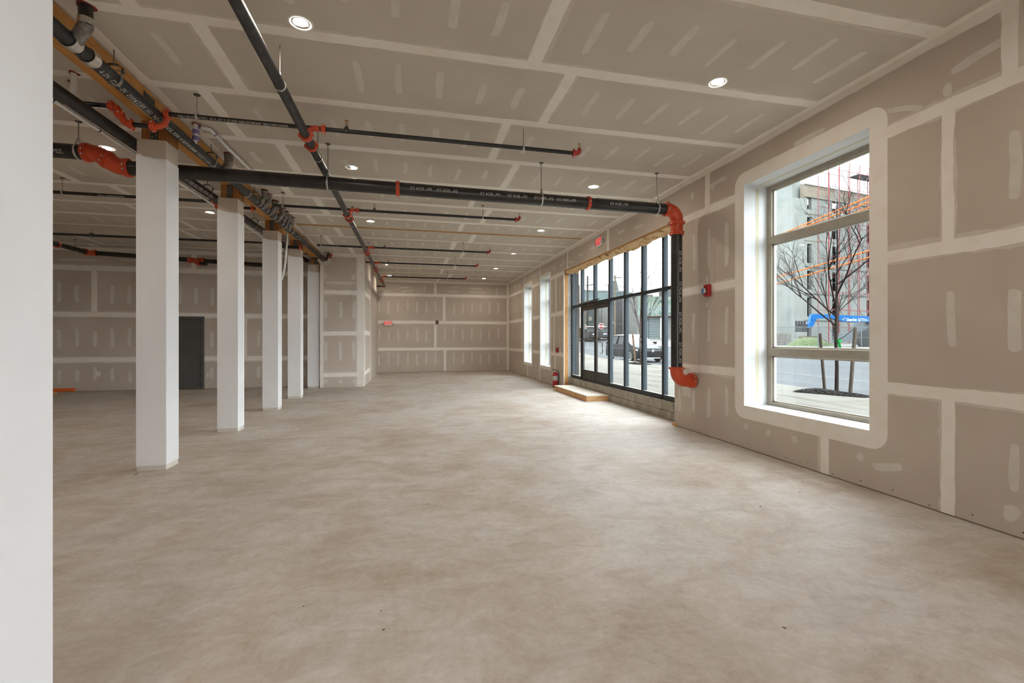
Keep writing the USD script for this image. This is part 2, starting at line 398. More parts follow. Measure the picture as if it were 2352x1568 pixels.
fillers(pc, CP, pats, most=300, keyf=lambda q: math.hypot(q.centroid.x + 1.2 * (q.centroid.x < -3), q.centroid.y))
part(pc, 'deck', bx(XL - .3, XR + .5, YF - .3, YB + .3, ZC + .16, ZC + .30), 'board')
part(pc, 'edge_backing', [bx(XL, XR, YF, 10.9, ZC + .013, ZC + .02), bx(XL, XR, 11.2, YB, ZC + .013, ZC + .02)], 'board')
t = struct('trim_1', 'narrow strip of bare orange timber showing in the open ceiling joint', 'timber strip')
part(t, 'timber_strip', bx(-2.6, XR, 10.943, 11.147, ZC + .002, ZC + .13), 'lvl_strip')
part(t, 'joint_edge', bx(-2.6, XR, 10.928, 10.942, ZC - .002, ZC + .012), 'tape')
part(t, 'joint_edge', bx(-2.6, XR, 11.148, 11.162, ZC - .002, ZC + .012), 'tape')

# right wall
RP = Plane((XR, 0, 0), (0, 1, 0), (0, 0, 1), (-1, 0, 0))
WIN1 = sbox(3.57, .585, 5.294, 3.607)
WIN2 = sbox(14.12, .575, 15.27, 3.615)
WIN3 = sbox(16.45, .575, 17.61, 3.595)
WINB1 = sbox(-6.0, .37, -1.6, 3.6)
STF = sbox(6.945, -.02, 12.717, 3.525)
STF2 = sbox(6.945, -.02, 12.80, 3.60)
holes_r = unary_union([WIN1, WIN2, WIN3, WINB1, STF])
pr = struct('wall_right', 'long window wall of unpainted gypsum board with taped joints', 'wall')
SR = [0.012, 1.025, 2.28, 3.48, ZC]
butt_r = {0: [2.90, 4.07, 8.0, 13.6, 15.33, 17.05], 1: [-.8, 6.3, 13.7, 18.0], 2: [2.90, 5.9, 13.5, 17.9], 3: [-1., 2.50, 6.07, 9.65, 12.41, 15.27, 17.61]}
rects, strips, pats = [], [], []
for i in range(4):
    ys = [YF] + butt_r[i] + [YB]
    rects += [(a, b, SR[i], SR[i + 1]) for a, b in zip(ys[:-1], ys[1:])]
    strips += [(SR[i] + (.02 if i else 0), SR[i + 1] - .02, y, rng.uniform(.045, .06), True) for y in butt_r[i] if y > 1.8 and not (i == 1 and y == 6.3) and not (i == 2 and y == 5.9)]
strips += [(1.8, YB, z, .062, False) for z in SR[1:4]]
strips += [(1.8, YB, ZC - .035, .045, False), (.0, ZC, YB - .03, .035, True)]
for k in range(0, 47):
    y = 2.488 + .394 * k + rng.normal(0, .008)
    if 3.1 < y < 3.5: continue
    for i in range(3):
        if min([abs(y - q) for q in butt_r[i]] + [9]) < .1: continue
        zc = (SR[i] + SR[i + 1]) / 2 + rng.normal(0, .05) - (.03 if i == 0 else 0)
        L = rng.uniform(.42, .56) if i < 2 else rng.uniform(.5, .68)
        if i == 0: L *= .82
        if i == 0 and 3.4 < y < 5.4: zc, L = .30, .09
        pats.append(smear(y, zc, L, rng.uniform(.06, .085)))
    if k % 2 == 0 and not 6.2 < y + .2 < 6.9: pats.append(smear(y + .2, 3.79 + rng.normal(0, .03), rng.uniform(.30, .46), rng.uniform(.05, .07), rng.normal(3, 5)))
pats += [blob(2.905, 3.62, .035, .055), smear(3.25, 3.62, .33, .05, 24), blob(2.49, .18, .05, .07), smear(3.40, .27, .28, .075, -14), blob(6.08, 2.42, .03, .05), blob(6.08, 2.02, .03, .05),
         blob(6.9, .40, .03, .09), blob(9.0, 3.66, .03, .03), blob(6.45, 3.83, .05, .06), blob(5.95, 3.80, .04, .05)]
band1 = Polygon(sbox(3.57 - .01, .585 - .01, 5.294 + .01, 3.607 + .01).buffer(.165, quad_segs=5).exterior).difference(WIN1)
bands = [band1] + [Polygon(w.buffer(.11, quad_segs=4).exterior).difference(w) for w in (WIN2, WIN3)]
solid = unary_union([holes_r] + bands)
wall_boards(pr, RP, rects, holes_r)
tapes(pr, RP, strips, holes=solid)
fillers(pr, RP, pats, holes=solid)
for b in bands: part(pr, 'window_surround', RP.ext(b, 0, .0016), 'tape', label='broad smooth band of joint compound around a window')
collar = blob(6.60, .80, .17, .26, 15)
part(pr, 'pipe_collar_patch', RP.ext(collar, 0, .0022), 'patch')
cb = sbox(6.945, .03, 7.0, 3.6)
part(pr, 'sheathing', RP.ext(sbox(YF - .2, -.1, YB + .2, ZC + .16).difference(holes_r.union(STF2)), -.36, -.0127), 'block')
part(pr, 'cladding', RP.ext(sbox(YF - .2, -.1, YB + .2, ZC + 4).difference(unary_union([holes_r, STF2])), -.50, -.36), 'dark_brick')
part(pr, 'corner_board', [RP.ext(sbox(6.945, .02, 6.9575, 3.525), -.25, 0)], 'board')
part(pr, 'floor_plate', bx(XR - .012, XR + .09, 6.87, 7.02, .0, .045, .003), 'pine_side')
screws = [lathe([(0, .001), (.006, .001), (.006, 0)], (XR - .0005, 2.42 + .31 * k, .055 + .02 * math.sin(k * 2.3)), (-1, 0, 0), 8) for k in range(14)]
part(pr, 'screw_heads', screws, 'dark_steel', kind='stuff')

# back wall
BP = Plane((0, YB, 0), (1, 0, 0), (0, 0, 1), (0, -1, 0))
pb = struct('wall_back', 'far end wall of unpainted gypsum board with taped joints', 'wall')
SB = [.012, 1.04, 2.25, 3.48, ZC]
bb = {0: [1.48], 1: [1.04], 2: [1.44], 3: [1.04]}
rects, strips, pats = [], [], []
for i in range(4):
    xs = [-4] + bb[i] + [XR]
    rects += [(a, b, SB[i], SB[i + 1]) for a, b in zip(xs[:-1], xs[1:])]
    strips += [(SB[i], SB[i + 1], x, .055, True) for x in bb[i]]
strips += [(-3, XR, z, .065, False) for z in SB[1:4]] + [(-3, XR, ZC - .04, .05, False), (0.02, ZC, XR - .04, .045, True)]
for k in range(-3, 15):
    x = -1.42 + .413 * k + .413 * 0
    if x > XR - .1: break
    for i in range(3):
        if abs(x - bb[i][0]) < .13: continue
        pats.append(smear(x, (SB[i] + SB[i + 1]) / 2 + rng.normal(0, .04) + .05, rng.uniform(.45, .6), rng.uniform(.06, .085)))
pats += [smear(x, 3.75 + dz, L, .07, a) for x, dz, L, a in ((-.3, .05, .5, 4), (-.2, -.09, .55, 5), (.55, .05, .3, 92), (1.0, .0, .14, 0), (1.9, .12, .5, 2), (1.8, -.1, .5, 0), (2.9, .1, .6, -3), (3.0, -.1, .8, -2), (3.9, 0, .4, 90), (-1.05, -.12, .3, 10))]
wall_boards(pb, BP, rects, None); tapes(pb, BP, strips); fillers(pb, BP, pats)
part(pb, 'sheathing', bx(-4.2, XR + .3, YB + .0127, YB + .25, -.1, ZC + .16), 'block')

# far wall of the left bay, with the steel door
LP = Plane((0, YL, 0), (1, 0, 0), (0, 0, 1), (0, -1, 0))
DOOR = sbox(-7.05, -.02, -6.11, 2.15)
pl_ = struct('wall_left', 'wall of unpainted gypsum board behind the white columns', 'wall')
SL = [.012, .90, 2.20, 3.53, ZC]
bl = {0: [-11], 1: [-11.5, -5.0], 2: [-8.90, -4.2], 3: [-10.4, -6.36]}
rects, strips, pats = [], [], []
for i in range(4):
    xs = [XL] + bl[i] + [BX0]
    rects += [(a, b, SL[i], SL[i + 1]) for a, b in zip(xs[:-1], xs[1:])]
    strips += [(SL[i], SL[i + 1], x, .07, True) for x in bl[i]]
strips += [(XL, BX0, z, .072, False) for z in SL[1:4]] + [(XL, BX0, ZC - .045, .055, False)]
for k in range(-5, 17):
    x = -9.74 + .428 * k
    if x > BX0 - .1: break
    for i in range(3):
        if min(abs(x - q) for q in bl[i]) < .14: continue
        zc, L = (SL[i] + SL[i + 1]) / 2 + rng.normal(0, .03) + (.0, -.03, -.07)[i], (.38, .52, .55)[i] * rng.uniform(.9, 1.1)
        pats.append(smear(x, zc, L, rng.uniform(.085, .11)))
pats += [smear(-9.3, 3.75, .9, .08, 0), smear(-8.0, 3.8, .5, .06, 0), blob(-4.6, 3.72, .1, .1), blob(-6.0, .4, .05, .08)]
wall_boards(pl_, LP, rects, DOOR); tapes(pl_, LP, strips, holes=DOOR); fillers(pl_, LP, pats, holes=DOOR)
part(pl_, 'sheathing', LP.ext(sbox(XL - .2, -.1, BX0, ZC + .16).difference(DOOR), -.2, -.0127), 'block')
pd = struct('door_1', 'dark grey steel door in a grey steel frame behind the white columns', 'door')
part(pd, 'leaf', bx(-7.0, -6.165, YL + .02, YL + .065, .01, 2.09, .003), 'steel_door')
part(pd, 'frame', [bx(-6.165, -6.09, YL - .02, YL + .13, 0, 2.17, .004), bx(-7.07, -7.0, YL - .02, YL + .13, 0, 2.17, .004), bx(-7.07, -6.09, YL - .021, YL + .13, 2.09, 2.17, .004)], 'steel_frame')
part(pd, 'backing', bx(-7.05, -6.11, YL + .14, YL + .2, 0, 2.15), 'steel_door')
for z in (.22, 1.05, 1.85): part(pd, 'hinge', bx(-6.185, -6.155, YL + .008, YL + .022, z, z + .11, .002), 'rod')

# boxed-out partition with the corner bead
pp = struct('wall_partition', 'square boxed-out projection of unpainted gypsum board beside the last column', 'wall')
XP = Plane((0, BY0, 0), (1, 0, 0), (0, 0, 1), (0, -1, 0))
SP = Plane((BX1, 0, 0), (0, 1, 0), (0, 0, 1), (1, 0, 0))
Z4 = [.012, .40, 1.67, 2.93, ZC]
wall_boards(pp, XP, [(BX0, BX1, a, b) for a, b in zip(Z4[:-1], Z4[1:])], None)
wall_boards(pp, SP, [(BY0, BY1, a, b) for a, b in zip(Z4[:-1], Z4[1:])], None)
tapes(pp, XP, [(BX0, BX1, z, .065, False) for z in Z4[1:4]] + [(0.02, ZC - .02, BX1 - .10, .11, True), (0.02, ZC, BX0 + .05, .05, True), (BX0, BX1, ZC - .05, .055, False)], keep=sbox(BX0, .012, BX1, ZC))
tapes(pp, SP, [(BY0, BY1, z + .02, .07, False) for z in Z4[1:4]] + [(.02, ZC, BY0 + .10, .11, True), (0.02, ZC, BY1 - .1, .10, True)], keep=sbox(BY0, .012, BY1, ZC))
pats = [smear(x, z, L, .09) for x in (-2.56, -2.14, -1.74) for z, L in ((2.38, .5), (1.12, .6))] + [blob(x, .19, .05, .06) for x in (-2.56, -2.14, -1.74)]
pats += [blob(-2.57, 3.44, .05, .1), blob(-1.77, 3.40, .06, .09), blob(-1.8, 3.8, .03, .06), smear(-2.1, 3.22, .95, .075, 0)]
fillers(pp, XP, pats)
fillers(pp, SP, [smear(y, z, .6, .08) for y in (15.1, 15.6, 16.1) for z in (1.1, 2.35, .2) if z > .3 or y < 0] + [smear(15.5, 3.4, .5, .08)])
part(pp, 'core', [bx(BX0 + .0127, BX1 - .0127, BY0 + .0127, BY1, 0, ZC), bx(BX0 - .02, BX1 - .02, BY1 - .1, YB, 0, ZC)], 'board')
part(pp, 'pipe_collar_patch', XP.ext(blob(-2.6, 3.93, .19, .19, 15), 0, .0022), 'patch')

# walls the camera does not see
pf = struct('wall_front', 'gypsum board wall behind the viewpoint with a wide shop window', 'wall')
WP = Plane((0, YF, 0), (1, 0, 0), (0, 0, 1), (0, 1, 0))
SHOP = sbox(.2, .4, 3.4, 3.55)
part(pf, 'board', WP.ext(sbox(XL - .2, -.1, XR + .3, ZC + .16).difference(SHOP), -.3, 0), 'board')
part(pf, 'mullion', [bx(x, x + .07, YF - .22, YF - .1, .4, 3.55) for x in np.linspace(.2, 3.33, 4)] + [bx(.2, 3.4, YF - .22, YF - .1, z, z + .07) for z in (.4, 2.45, 3.48)], 'mullion')
ps = struct('wall_side', 'gypsum board wall at the far left of the room', 'wall')
part(ps, 'board', bx(XL - .3, XL, YF - .3, YL + .3, -.1, ZC + .16), 'board')

# ---------------------------------------------------------------- windows
def big_window(name, label, y0, y1, z0=.585, z1=3.607, tape=True):
    w = struct(name, label, 'window')
    X0, X1 = XR - .0005, 4.82
    part(w, 'sill', bx(X0, X1 + .1, y0 - .001, y1 + .001, z0 - .013, z0 + .001), 'white_return')
    part(w, 'head_return', bx(X0, X1 + .1, y0 - .001, y1 + .001, z1 - .001, z1 + .013), 'white_return')
    part(w, 'jamb_return', bx(X0, X1 + .1, y1 - .001, y1 + .013, z0, z1), 'white_return')
    part(w, 'jamb_return', bx(X0, X1 + .1, y0 - .013, y0 + .001, z0, z1), 'white_return')
    if tape:
        part(w, 'return_tape', [bx(4.63, 4.69, y1 - .002, y1 - .001, z0 + .04, z1 - .03), bx(4.64, 4.68, y0 + .04, y1 - .04, z1 - .002, z1 - .001)], 'bead_tape')
    a, b = y0 + .0, y1 - .0
    fr = 'alum_tan'
    for (c0, c1) in ((a, a + .075), (b - .075, b)): part(w, 'frame_stile', [bx(X1, X1 + .09, c0, c1, z0, z1, .004)], fr)
    for (c0, c1) in ((z0, z0 + .05), (z1 - .06, z1)): part(w, 'frame_rail', [bx(X1 + .001, X1 + .09, a + .07, b - .07, c0, c1, .004)], fr)
    zt = [z0 + .05, 1.265, 1.375, 2.80, 2.90, z1 - .06]
    for (c0, c1) in ((1.265, 1.375), (2.80, 2.90)):
        part(w, 'transom', bx(X1 - .012, X1 + .09, a + .03, b - .03, c0, c1, .006), fr)
    for (c0, c1) in ((zt[0], zt[1]), (zt[2], zt[3]), (zt[4], zt[5])):
        bead = []
        for (q0, q1) in ((a + .075, a + .095), (b - .095, b - .075)): bead.append(bx(X1 + .03, X1 + .06, q0, q1, c0, c1))
        for (q0, q1) in ((c0, c0 + .018), (c1 - .018, c1)): bead.append(bx(X1 + .03, X1 + .06, a + .075, b - .075, q0, q1))
        part(w, 'glazing_bead', bead, 'alum_light')
        part(w, 'pane', bx(X1 + .042, X1 + .046, a + .08, b - .08, c0 + .003, c1 - .003), 'glass')
    return w
big_window('window_1', 'large three-light window with white returns and tan frame nearest the viewer', 3.57, 5.294)
big_window('window_2', 'narrow deep window with white returns, the one next to the storefront', 14.12, 15.27, .575, 3.615)
big_window('window_3', 'narrow deep window with white returns, the one nearest the far end wall', 16.45, 17.61, .575, 3.595)
w = struct('window_5', 'second run of black-framed storefront glazing, behind the viewpoint', 'window')
for y in np.linspace(-6.0, -1.66, 6): part(w, 'mullion', bx(4.70, 4.80, y, y + .06, .37, 3.6), 'mullion')
for z in (.37, 2.43, 3.54): part(w, 'rail', bx(4.702, 4.798, -6.0, -1.6, z, z + .06), 'mullion')

# storefront
SX = 4.70
ws = struct('window_4', 'black-framed storefront glazing, two tiers of tall panes above a block curb', 'window')
MY = [12.798, 12.03, 11.12, 10.18, 9.37, 8.57, 7.78, 6.97]
ZS, ZT, ZH = .37, 2.46, 3.50
D0, D1 = SX, SX + .10
for i, y in enumerate(MY):
    z0 = ZT if i == 2 else ZS
    m = part(ws, 'mullion', bx(D0, D1, y - .062, y, z0, 3.62, .003), 'mullion')
    part(m, 'glazing_pocket', [bx(D0 + .012, D1 - .01, y - .070, y - .0615, z0 + .05, 3.5), bx(D0 + .048, D0 + .055, y - .072, y - .069, z0 + .05, 3.5)], 'mullion_side')
for i in range(7):
    y1, y0 = MY[i] - .062, MY[i + 1]
    part(ws, 'transom', bx(D0 - .002, D1, y0, y1, ZT - .03, ZT + .03, .003), 'mullion')
    part(ws, 'head_rail', bx(D0 + .002, D1, y0, y1, ZH, 3.62, .003), 'mullion')
    part(ws, 'pane', bx(D0 + .05, D0 + .056, y0, y1, ZT + .03, ZH), 'glass')
    if i not in (1, 2):
        part(ws, 'sill_rail', bx(D0 - .004, D1, y0, y1, ZS - .03, ZS + .055, .003), 'mullion')
        part(ws, 'sill_flashing', bx(D0 + .004, D0 + .04, y0, y1, ZS + .055, ZS + .062), 'alum_light')
        part(ws, 'pane', bx(D0 + .05, D0 + .056, y0, y1, ZS + .06, ZT - .03), 'glass')
part(ws, 'bent_flashing', [hull([(4.66, 12.0, 2.50), (4.70, 12.0, 2.53), (4.66, 10.7, 2.49), (4.70, 10.7, 2.54), (4.69, 11.4, 2.47)]), tube([(4.68, 12.1, 2.50), (4.65, 11.8, 2.48), (4.66, 11.3, 2.51), (4.65, 10.7, 2.53)], .010, 6)], 'dark_steel')
dd = struct('door_2', 'glazed dark bronze double entrance door in the storefront', 'door')
ydm = 11.03
for (c0, c1) in ((10.18, ydm), (ydm, 11.968)):
    lf = part(dd, 'leaf', [bx(SX + .02, SX + .065, c0 + .004, c0 + .075, .36, 2.40, .003), bx(SX + .02, SX + .065, c1 - .075, c1 - .004, .36, 2.40, .003),
                           bx(SX + .021, SX + .064, c0 + .07, c1 - .07, .36, .64, .003), bx(SX + .021, SX + .064, c0 + .07, c1 - .07, 2.29, 2.40, .003)], 'door_bronze')
    part(lf, 'pane', bx(SX + .04, SX + .046, c0 + .07, c1 - .07, .64, 2.29), 'glass')
    part(lf, 'push_bar', tube([(SX + .0, c0 + .05, 1.495), (SX - .02, c0 + .09, 1.495), (SX - .02, c1 - .09, 1.495), (SX + .0, c1 - .05, 1.495)], .014, 8), 'door_bronze')
part(dd, 'door_header', bx(SX + .0, SX + .1, 10.18, 11.968, 2.40, 2.432, .002), 'door_bronze')
part(dd, 'pull_handle', tube([(SX + .11, 10.92, 1.44), (SX + .17, 10.92, 1.43), (SX + .17, 10.90, 1.13), (SX + .11, 10.90, 1.12)], .013, 8), 'door_bronze')
part(dd, 'threshold', bx(SX - .02, SX + .1, 10.18, 11.968, .34, .36, .003), 'dark_steel')
# curb of concrete blocks under the storefront
cw = struct('wall_curb', 'low curb of rough concrete blocks under the storefront', 'curb wall')
y = 6.96
k = 0
while y < 12.75:
    w = .36 + .05 * math.sin(k * 1.7)
    y2 = min(y + w, 12.75)
    if k: part(cw, 'mortar_lump', hull([(4.652 + a * rng.uniform(.5, 1.2), y + b * rng.uniform(.7, 1.3), z_) for a in (-.012, .03) for b in (-.016, .016) for z_ in (.18, .30)] + [(4.630, y + rng.normal(0, .005), .2 + .08 * rng.random())]), 'mortar_grey', smooth=50)
    if y2 - y > .03: part(cw, 'concrete_block', bx(4.655 + .006 * math.sin(k * 2.1), 4.86, y + .004, y2 - .004, .15, .335, .008), 'block')
    y = y2; k += 1
y = 6.96
while y < 12.75:
    y2 = min(y + .41, 12.75)
    part(cw, 'concrete_block', bx(4.645, 4.86, y + .004, y2 - .004, .0, .147, .008), 'block')
    y = y2
part(cw, 'mortar', bx(4.675, 4.85, 6.95, 12.76, 0, .33), 'block_edge')
# rough opening: pine jamb, foam insulation, masonry edge
t = struct('trim_2', 'raw pine jamb stud and masonry edge beside the storefront', 'timber jamb')
part(t, 'jamb_stud', bx(XR + .002, 4.57, 12.72, 12.798, .03, 3.52, .003), 'pine')
part(t, 'drywall_edge', bx(XR - .012, XR - .003, 12.71, 12.76, .03, 3.54), 'tape')
part(t, 'masonry_edge', bx(4.572, 4.81, 12.785, 12.90, .33, 3.6, .008), 'block_edge')
t = struct('trim_3', 'sprayed yellow foam insulation along the storefront head', 'foam insulation')
yy = np.linspace(6.98, 12.70, 170); F0 = []
n_ = len(yy)
V, Fc = [], []
sec = 13
for i, y in enumerate(yy):
    for j in range(sec):
        f = j / (sec - 1)
        x = 4.46 + .235 * f
        z = 3.505 - .05 * math.sin(f * math.pi * .9) - .03 * f + .16 * (meshkit.fbm(np.array([y * 3., f * 3.5, 1.3]), 4, 4) - .5) * (.3 + f)
        V.append((x, y, z))
    V += [(4.70, y, 3.56), (4.46, y, 3.56)]
m_ = sec + 2
for i in range(n_ - 1):
    for j in range(m_):
        a0, a1 = i * m_ + j, i * m_ + (j + 1) % m_
        Fc += [(a0, a1, a1 + m_), (a0, a1 + m_, a0 + m_)]
part(t, 'foam', trimesh.Trimesh(np.array(V), np.array(Fc), process=False), 'foam', smooth=60)
part(t, 'header_lumber', bx(XR + .004, 4.72, 6.96, 12.74, 3.53, 3.60), 'pine_side')
part(t, 'drywall_edge', bx(XR - .010, XR + .012, 6.95, 12.73, 3.505, 3.535), 'pine')

# ---------------------------------------------------------------- columns and beam
CG = 'white columns in a row under the orange beam'
COLY = [5.86, 8.02, 10.24, 12.19, 14.62]
col_label = ['white painted square column standing nearest, in front of all the row', 'second white square column back in the row', 'third white square column back in the row',
             'fourth white square column back in the row', 'last white column, against the boxed-out partition']
for i, y in enumerate(COLY):
    d = .28 if i < 4 else .12
    x0, x1 = -3.045, -2.742
    if i == 4: x0 = -3.10; x1 = -2.755
    c = thing('column', col_label[i], 'column', loc=(-2.9, y, 0))
    o = (-2.9, y, 0)
    zp = 3.56 - .02 * math.sin(i * 2)
    part(c, 'shaft', bx(x0, x1, y, y + d, .055, zp, .004), 'white_paint', off=o)
    part(c, 'bare_top', bx(x0 + .006, x1 - .006, y + .004, y + d - .004, zp, 3.77, .003), 'board', off=o)
    part(c, 'base_strip', bx(x0 + .004, x1 - .004, y + .004, y + d - .004, .0, .055, .003), 'patch', off=o)
    part(c, 'timber_post', bx(-3.0, -2.735, y + .02, y + d - .02, 3.77, 3.985, .003), 'timber', off=o)
    pt = part(c, 'strap_plate', bx(-2.91, -2.83, y + .012, y + .020, 3.74, 3.985), 'strap', off=o)
    part(pt, 'nail', [lathe([(0, .004), (.006, .003), (.006, 0)], (-2.91 + .02 + .04 * (q % 2), y + .012, 3.80 + .028 * q), (0, -1, 0), 8) for q in range(6)], 'galv', off=o)
    # scuffed paint edge: bits of paint over the bare board
    cp = Plane((x0, y, 0), (1, 0, 0), (0, 0, 1), (0, -1, 0)); w = x1 - x0
    part(c, 'paint_edge', cp.ext(Polygon([(.006, zp - .03), (w - .006, zp - .03), (w - .006, zp - .008), (w * .82, zp - .012), (w * .8, zp - .02), (w * .45, zp + .005), (w * .2, zp + .012), (w * .18, zp + .03), (.006, zp + .028)]), -.001, .003), 'white_paint', off=o)
c = thing('column', 'white painted column close by at the left edge of the view, cut off by it', 'column', loc=(-1.2, 1.2, 0))
part(c, 'shaft', bx(-1.35, -.98, .86, 1.505, .02, ZC - .01, .004), 'white_paint', off=(-1.2, 1.2, 0))
part(c, 'base_strip', bx(-1.346, -.984, .864, 1.50, 0, .02), 'patch', off=(-1.2, 1.2, 0))

bm = thing('beam', 'orange laminated timber beam along the ceiling over the columns', 'beam')
for k in range(3):
    part(bm, 'lamination', bx(-2.98 + .09 * k + .001, -2.98 + .09 * (k + 1) - .001, YF, 14.54, 3.985 + (.002 if k == 1 else 0), ZC - .0005, .003), 'lvl')
part(bm, 'hanger_plate', bx(-2.711, -2.705, 5.35, 5.55, 3.985, 4.07), 'strap')

# ---------------------------------------------------------------- pipework
def coupling(parent, c, d, r, name='coupling', material='red_fitting', w=.046, h=.016, side=None):
    """two-bolt grooved pipe coupling"""
    u, v, d = frame(d)
    s = v if side is None else np.asarray(side, float)
    s = s - d * (s @ d); s /= np.linalg.norm(s); q = np.cross(d, s); c = np.asarray(c, float)
    prof = [(r * .98, -w / 2), (r + h * .75, -w / 2), (r + h, -w / 4), (r + h * .8, 0), (r + h, w / 4), (r + h * .75, w / 2), (r * .98, w / 2), (r * .98, -w / 2)]
    ms = [lathe(prof, c, d, 20)]
    for sg in (-1, 1):
        P = []
        for a in (-.34, .34):
            for e in (r + h * .3, r + h * .5 + max(.02, r * .32)):
                for f in (-1, 1): P.append(c + d * w * a + s * sg * e + q * f * (.011 + r * .10))
        ms.append(hull(P))
    p = part(parent, name, ms, material, smooth=35)
    for sg in (-1, 1):
        e = c + s * sg * (r + h * .4 + max(.012, r * .18)); k = .018 + r * .16
        part(p, 'bolt', [cyl(e - q * k * 1.25, e + q * k * 1.1, .0045 + r * .012, 8), cyl(e - q * k, e - q * (k - .008), .009 + r * .02, 6), cyl(e + q * k, e + q * (k - .008), .009 + r * .02, 6)], 'galv')
    return p
def elbow(parent, pts, r, name='elbow', material='red_fitting'):
    return part(parent, name, tube(pts, r, 20), material, smooth=40)
def pipe_print(parent, text, h, p0, d, out, r, flip=False, material='print'):
    """lettering stencilled round a pipe: runs along d from p0, faces out"""
    d = np.asarray(d, float); d /= np.linalg.norm(d); out = np.asarray(out, float); out = out - d * (out @ d); out /= np.linalg.norm(out)
    up = np.cross(out, d)
    m = meshkit.text_mesh(text, h, .0012)
    V = np.array(m.vertices)
    if flip: V[:, 0] = V[:, 0].max() - V[:, 0]; V[:, 1] = h - V[:, 1]
    a = (V[:, 1] - h / 2) / r; R = r + .0012 + V[:, 2]
    W = np.asarray(p0, float) + V[:, :1] * d + R[:, None] * (np.cos(a)[:, None] * out + np.sin(a)[:, None] * up)
    part(parent, 'stencil_print', trimesh.Trimesh(W, np.array(m.faces), process=False), material, label='pale stencilled lettering')
def hanger(label, c, d, r, rod_r=.005, style='loop', plate=True, group=None, top=ZC):
    c = np.asarray(c, float); d = np.asarray(d, float); d = d / np.linalg.norm(d); d[2] = 0; d /= np.linalg.norm(d)
    s = np.cross((0, 0, 1.), d)
    t = thing('pipe_hanger', label, 'pipe hanger', group=group, loc=tuple(c))
    pl = Plane(c, s, (0, 0, 1), d)
    R = r + .0035
    if style == 'loop':
        a = np.linspace(math.radians(55), math.radians(-235), 30)
        path = [(0, R * 1.75 + .012)] + [(R * math.cos(x), R * math.sin(x)) for x in a] + [(0, R * 1.75 + .012)]
        part(t, 'ring', pl.ext(LineString(path).buffer(.002), -.011, .011), 'galv', off=c)
        zt = R * 1.75 + .005
        part(t, 'nut', cyl(c + (0, 0, zt - .004), c + (0, 0, zt + .016), .010, 6), 'galv', off=c)
    else:
        a = np.linspace(math.radians(20), math.radians(-200), 24)
        H = R * 1.25
        path = [(R + .004, H)] + [(R * math.cos(x), R * math.sin(x)) for x in a] + [(-R - .004, H)]
        part(t, 'strap', pl.ext(LineString(path).buffer(.0025), -.016, .016), 'rod', off=c)
        yo = [(R + .010, H - .02), (R + .010, H + .02), (R * .5, H + R * .85), (-R * .5, H + R * .85), (-R - .010, H + .02), (-R - .010, H - .02)]
        part(t, 'yoke', pl.ext(LineString(yo).buffer(.003), -.014, .014), 'dark_steel', off=c)
        b0, b1 = c + s * (R + .03) + (0, 0, H), c - s * (R + .03) + (0, 0, H)
        part(t, 'cross_bolt', [cyl(b0, b1, .005, 8), cyl(b0, b0 - s * .012, .011, 6), cyl(b1, b1 + s * .012, .011, 6)], 'galv', off=c)
        zt = H + R * .55
    part(t, 'rod', cyl(c + (0, 0, zt), (c[0], c[1], top), rod_r, 8), 'rod', off=c)
    if plate: part(t, 'ceiling_plate', lathe([(0, 0), (.03, 0), (.034, .006), (.0, .008)], (c[0], c[1], top - .008), (0, 0, 1), 14), 'dark_steel', off=c)
    return t
def sprinkler(parent, p, s=1.):
    p = np.asarray(p, float)
    q = part(parent, 'sprinkler_head', [lathe([(0, 0), (.012 * s, 0), (.012 * s, .018 * s), (.007 * s, .02 * s), (.007 * s, .026 * s)], p, (0, 0, 1), 8),
        tube([p + (.008 * s, 0, .022 * s), p + (.014 * s, 0, .036 * s), p + (.004 * s, 0, .055 * s)], .003 * s, 5), tube([p + (-.008 * s, 0, .022 * s), p + (-.014 * s, 0, .036 * s), p + (-.004 * s, 0, .055 * s)], .003 * s, 5),
        lathe([(0, .056 * s), (.02 * s, .054 * s), (.02 * s, .058 * s), (0, .060 * s)], p, (0, 0, 1), 10)], 'brass', smooth=30)

# thick sprinkler feed across the room
YM, RM = 6.40, .087
def zm(x): return 3.60 - .006 * (x + 3)
t = thing('sprinkler_feed_pipe', 'thickest black pipe crossing the room under the ceiling and dropping down the right wall', 'pipe')
XV = 4.13
part(t, 'pipe', cyl((-3.42, YM, zm(-3.3)), (XV - .17, YM, zm(4)), RM, 28), 'pipe_main', smooth=40)
part(t, 'pipe', cyl((-8.5, YM, zm(-3.3) + .15), (-3.82, YM, zm(-3.3) + .15), RM, 28), 'pipe_main', smooth=40)
za, zb = zm(-3.3) + .15, zm(-3.3)
elbow(t, [(-3.84, YM, za), (-3.77, YM, za), (-3.70, YM, za - .02), (-3.645, YM, za - .055), (-3.61, YM, za - .08)], RM * 1.12); elbow(t, [(-3.63, YM, za - .065), (-3.58, YM, za - .10), (-3.53, YM, zb + .022), (-3.47, YM, zb + .003), (-3.40, YM, zb)], RM * 1.12)
coupling(t, (-3.83, YM, za), (1, 0, 0), RM * 1.02, w=.06, h=.024, side=(0, -1, -.2)); coupling(t, (-3.62, YM, za - .072), (1, 0, -.62), RM * 1.05, w=.05, h=.02, side=(0, -1, -.2)); coupling(t, (-3.41, YM, zb), (1, 0, 0), RM * 1.02, w=.06, h=.024, side=(0, -1, -.2))
coupling(t, (-.19, YM, zm(-.19)), (1, 0, 0), RM, w=.05, h=.018, side=(0, -1, .35)); coupling(t, (2.62, YM, zm(2.62)), (1, 0, 0), RM, w=.05, h=.018, side=(0, -1, .35))
zv = zm(4.0)
elbow(t, [(XV - .20, YM, zv)] + arc((XV - .165, YM, zv - .165), (0, 0, 1), (1, 0, 0), .165, n=9) + [(XV, YM, zv - .20)], RM * 1.13)
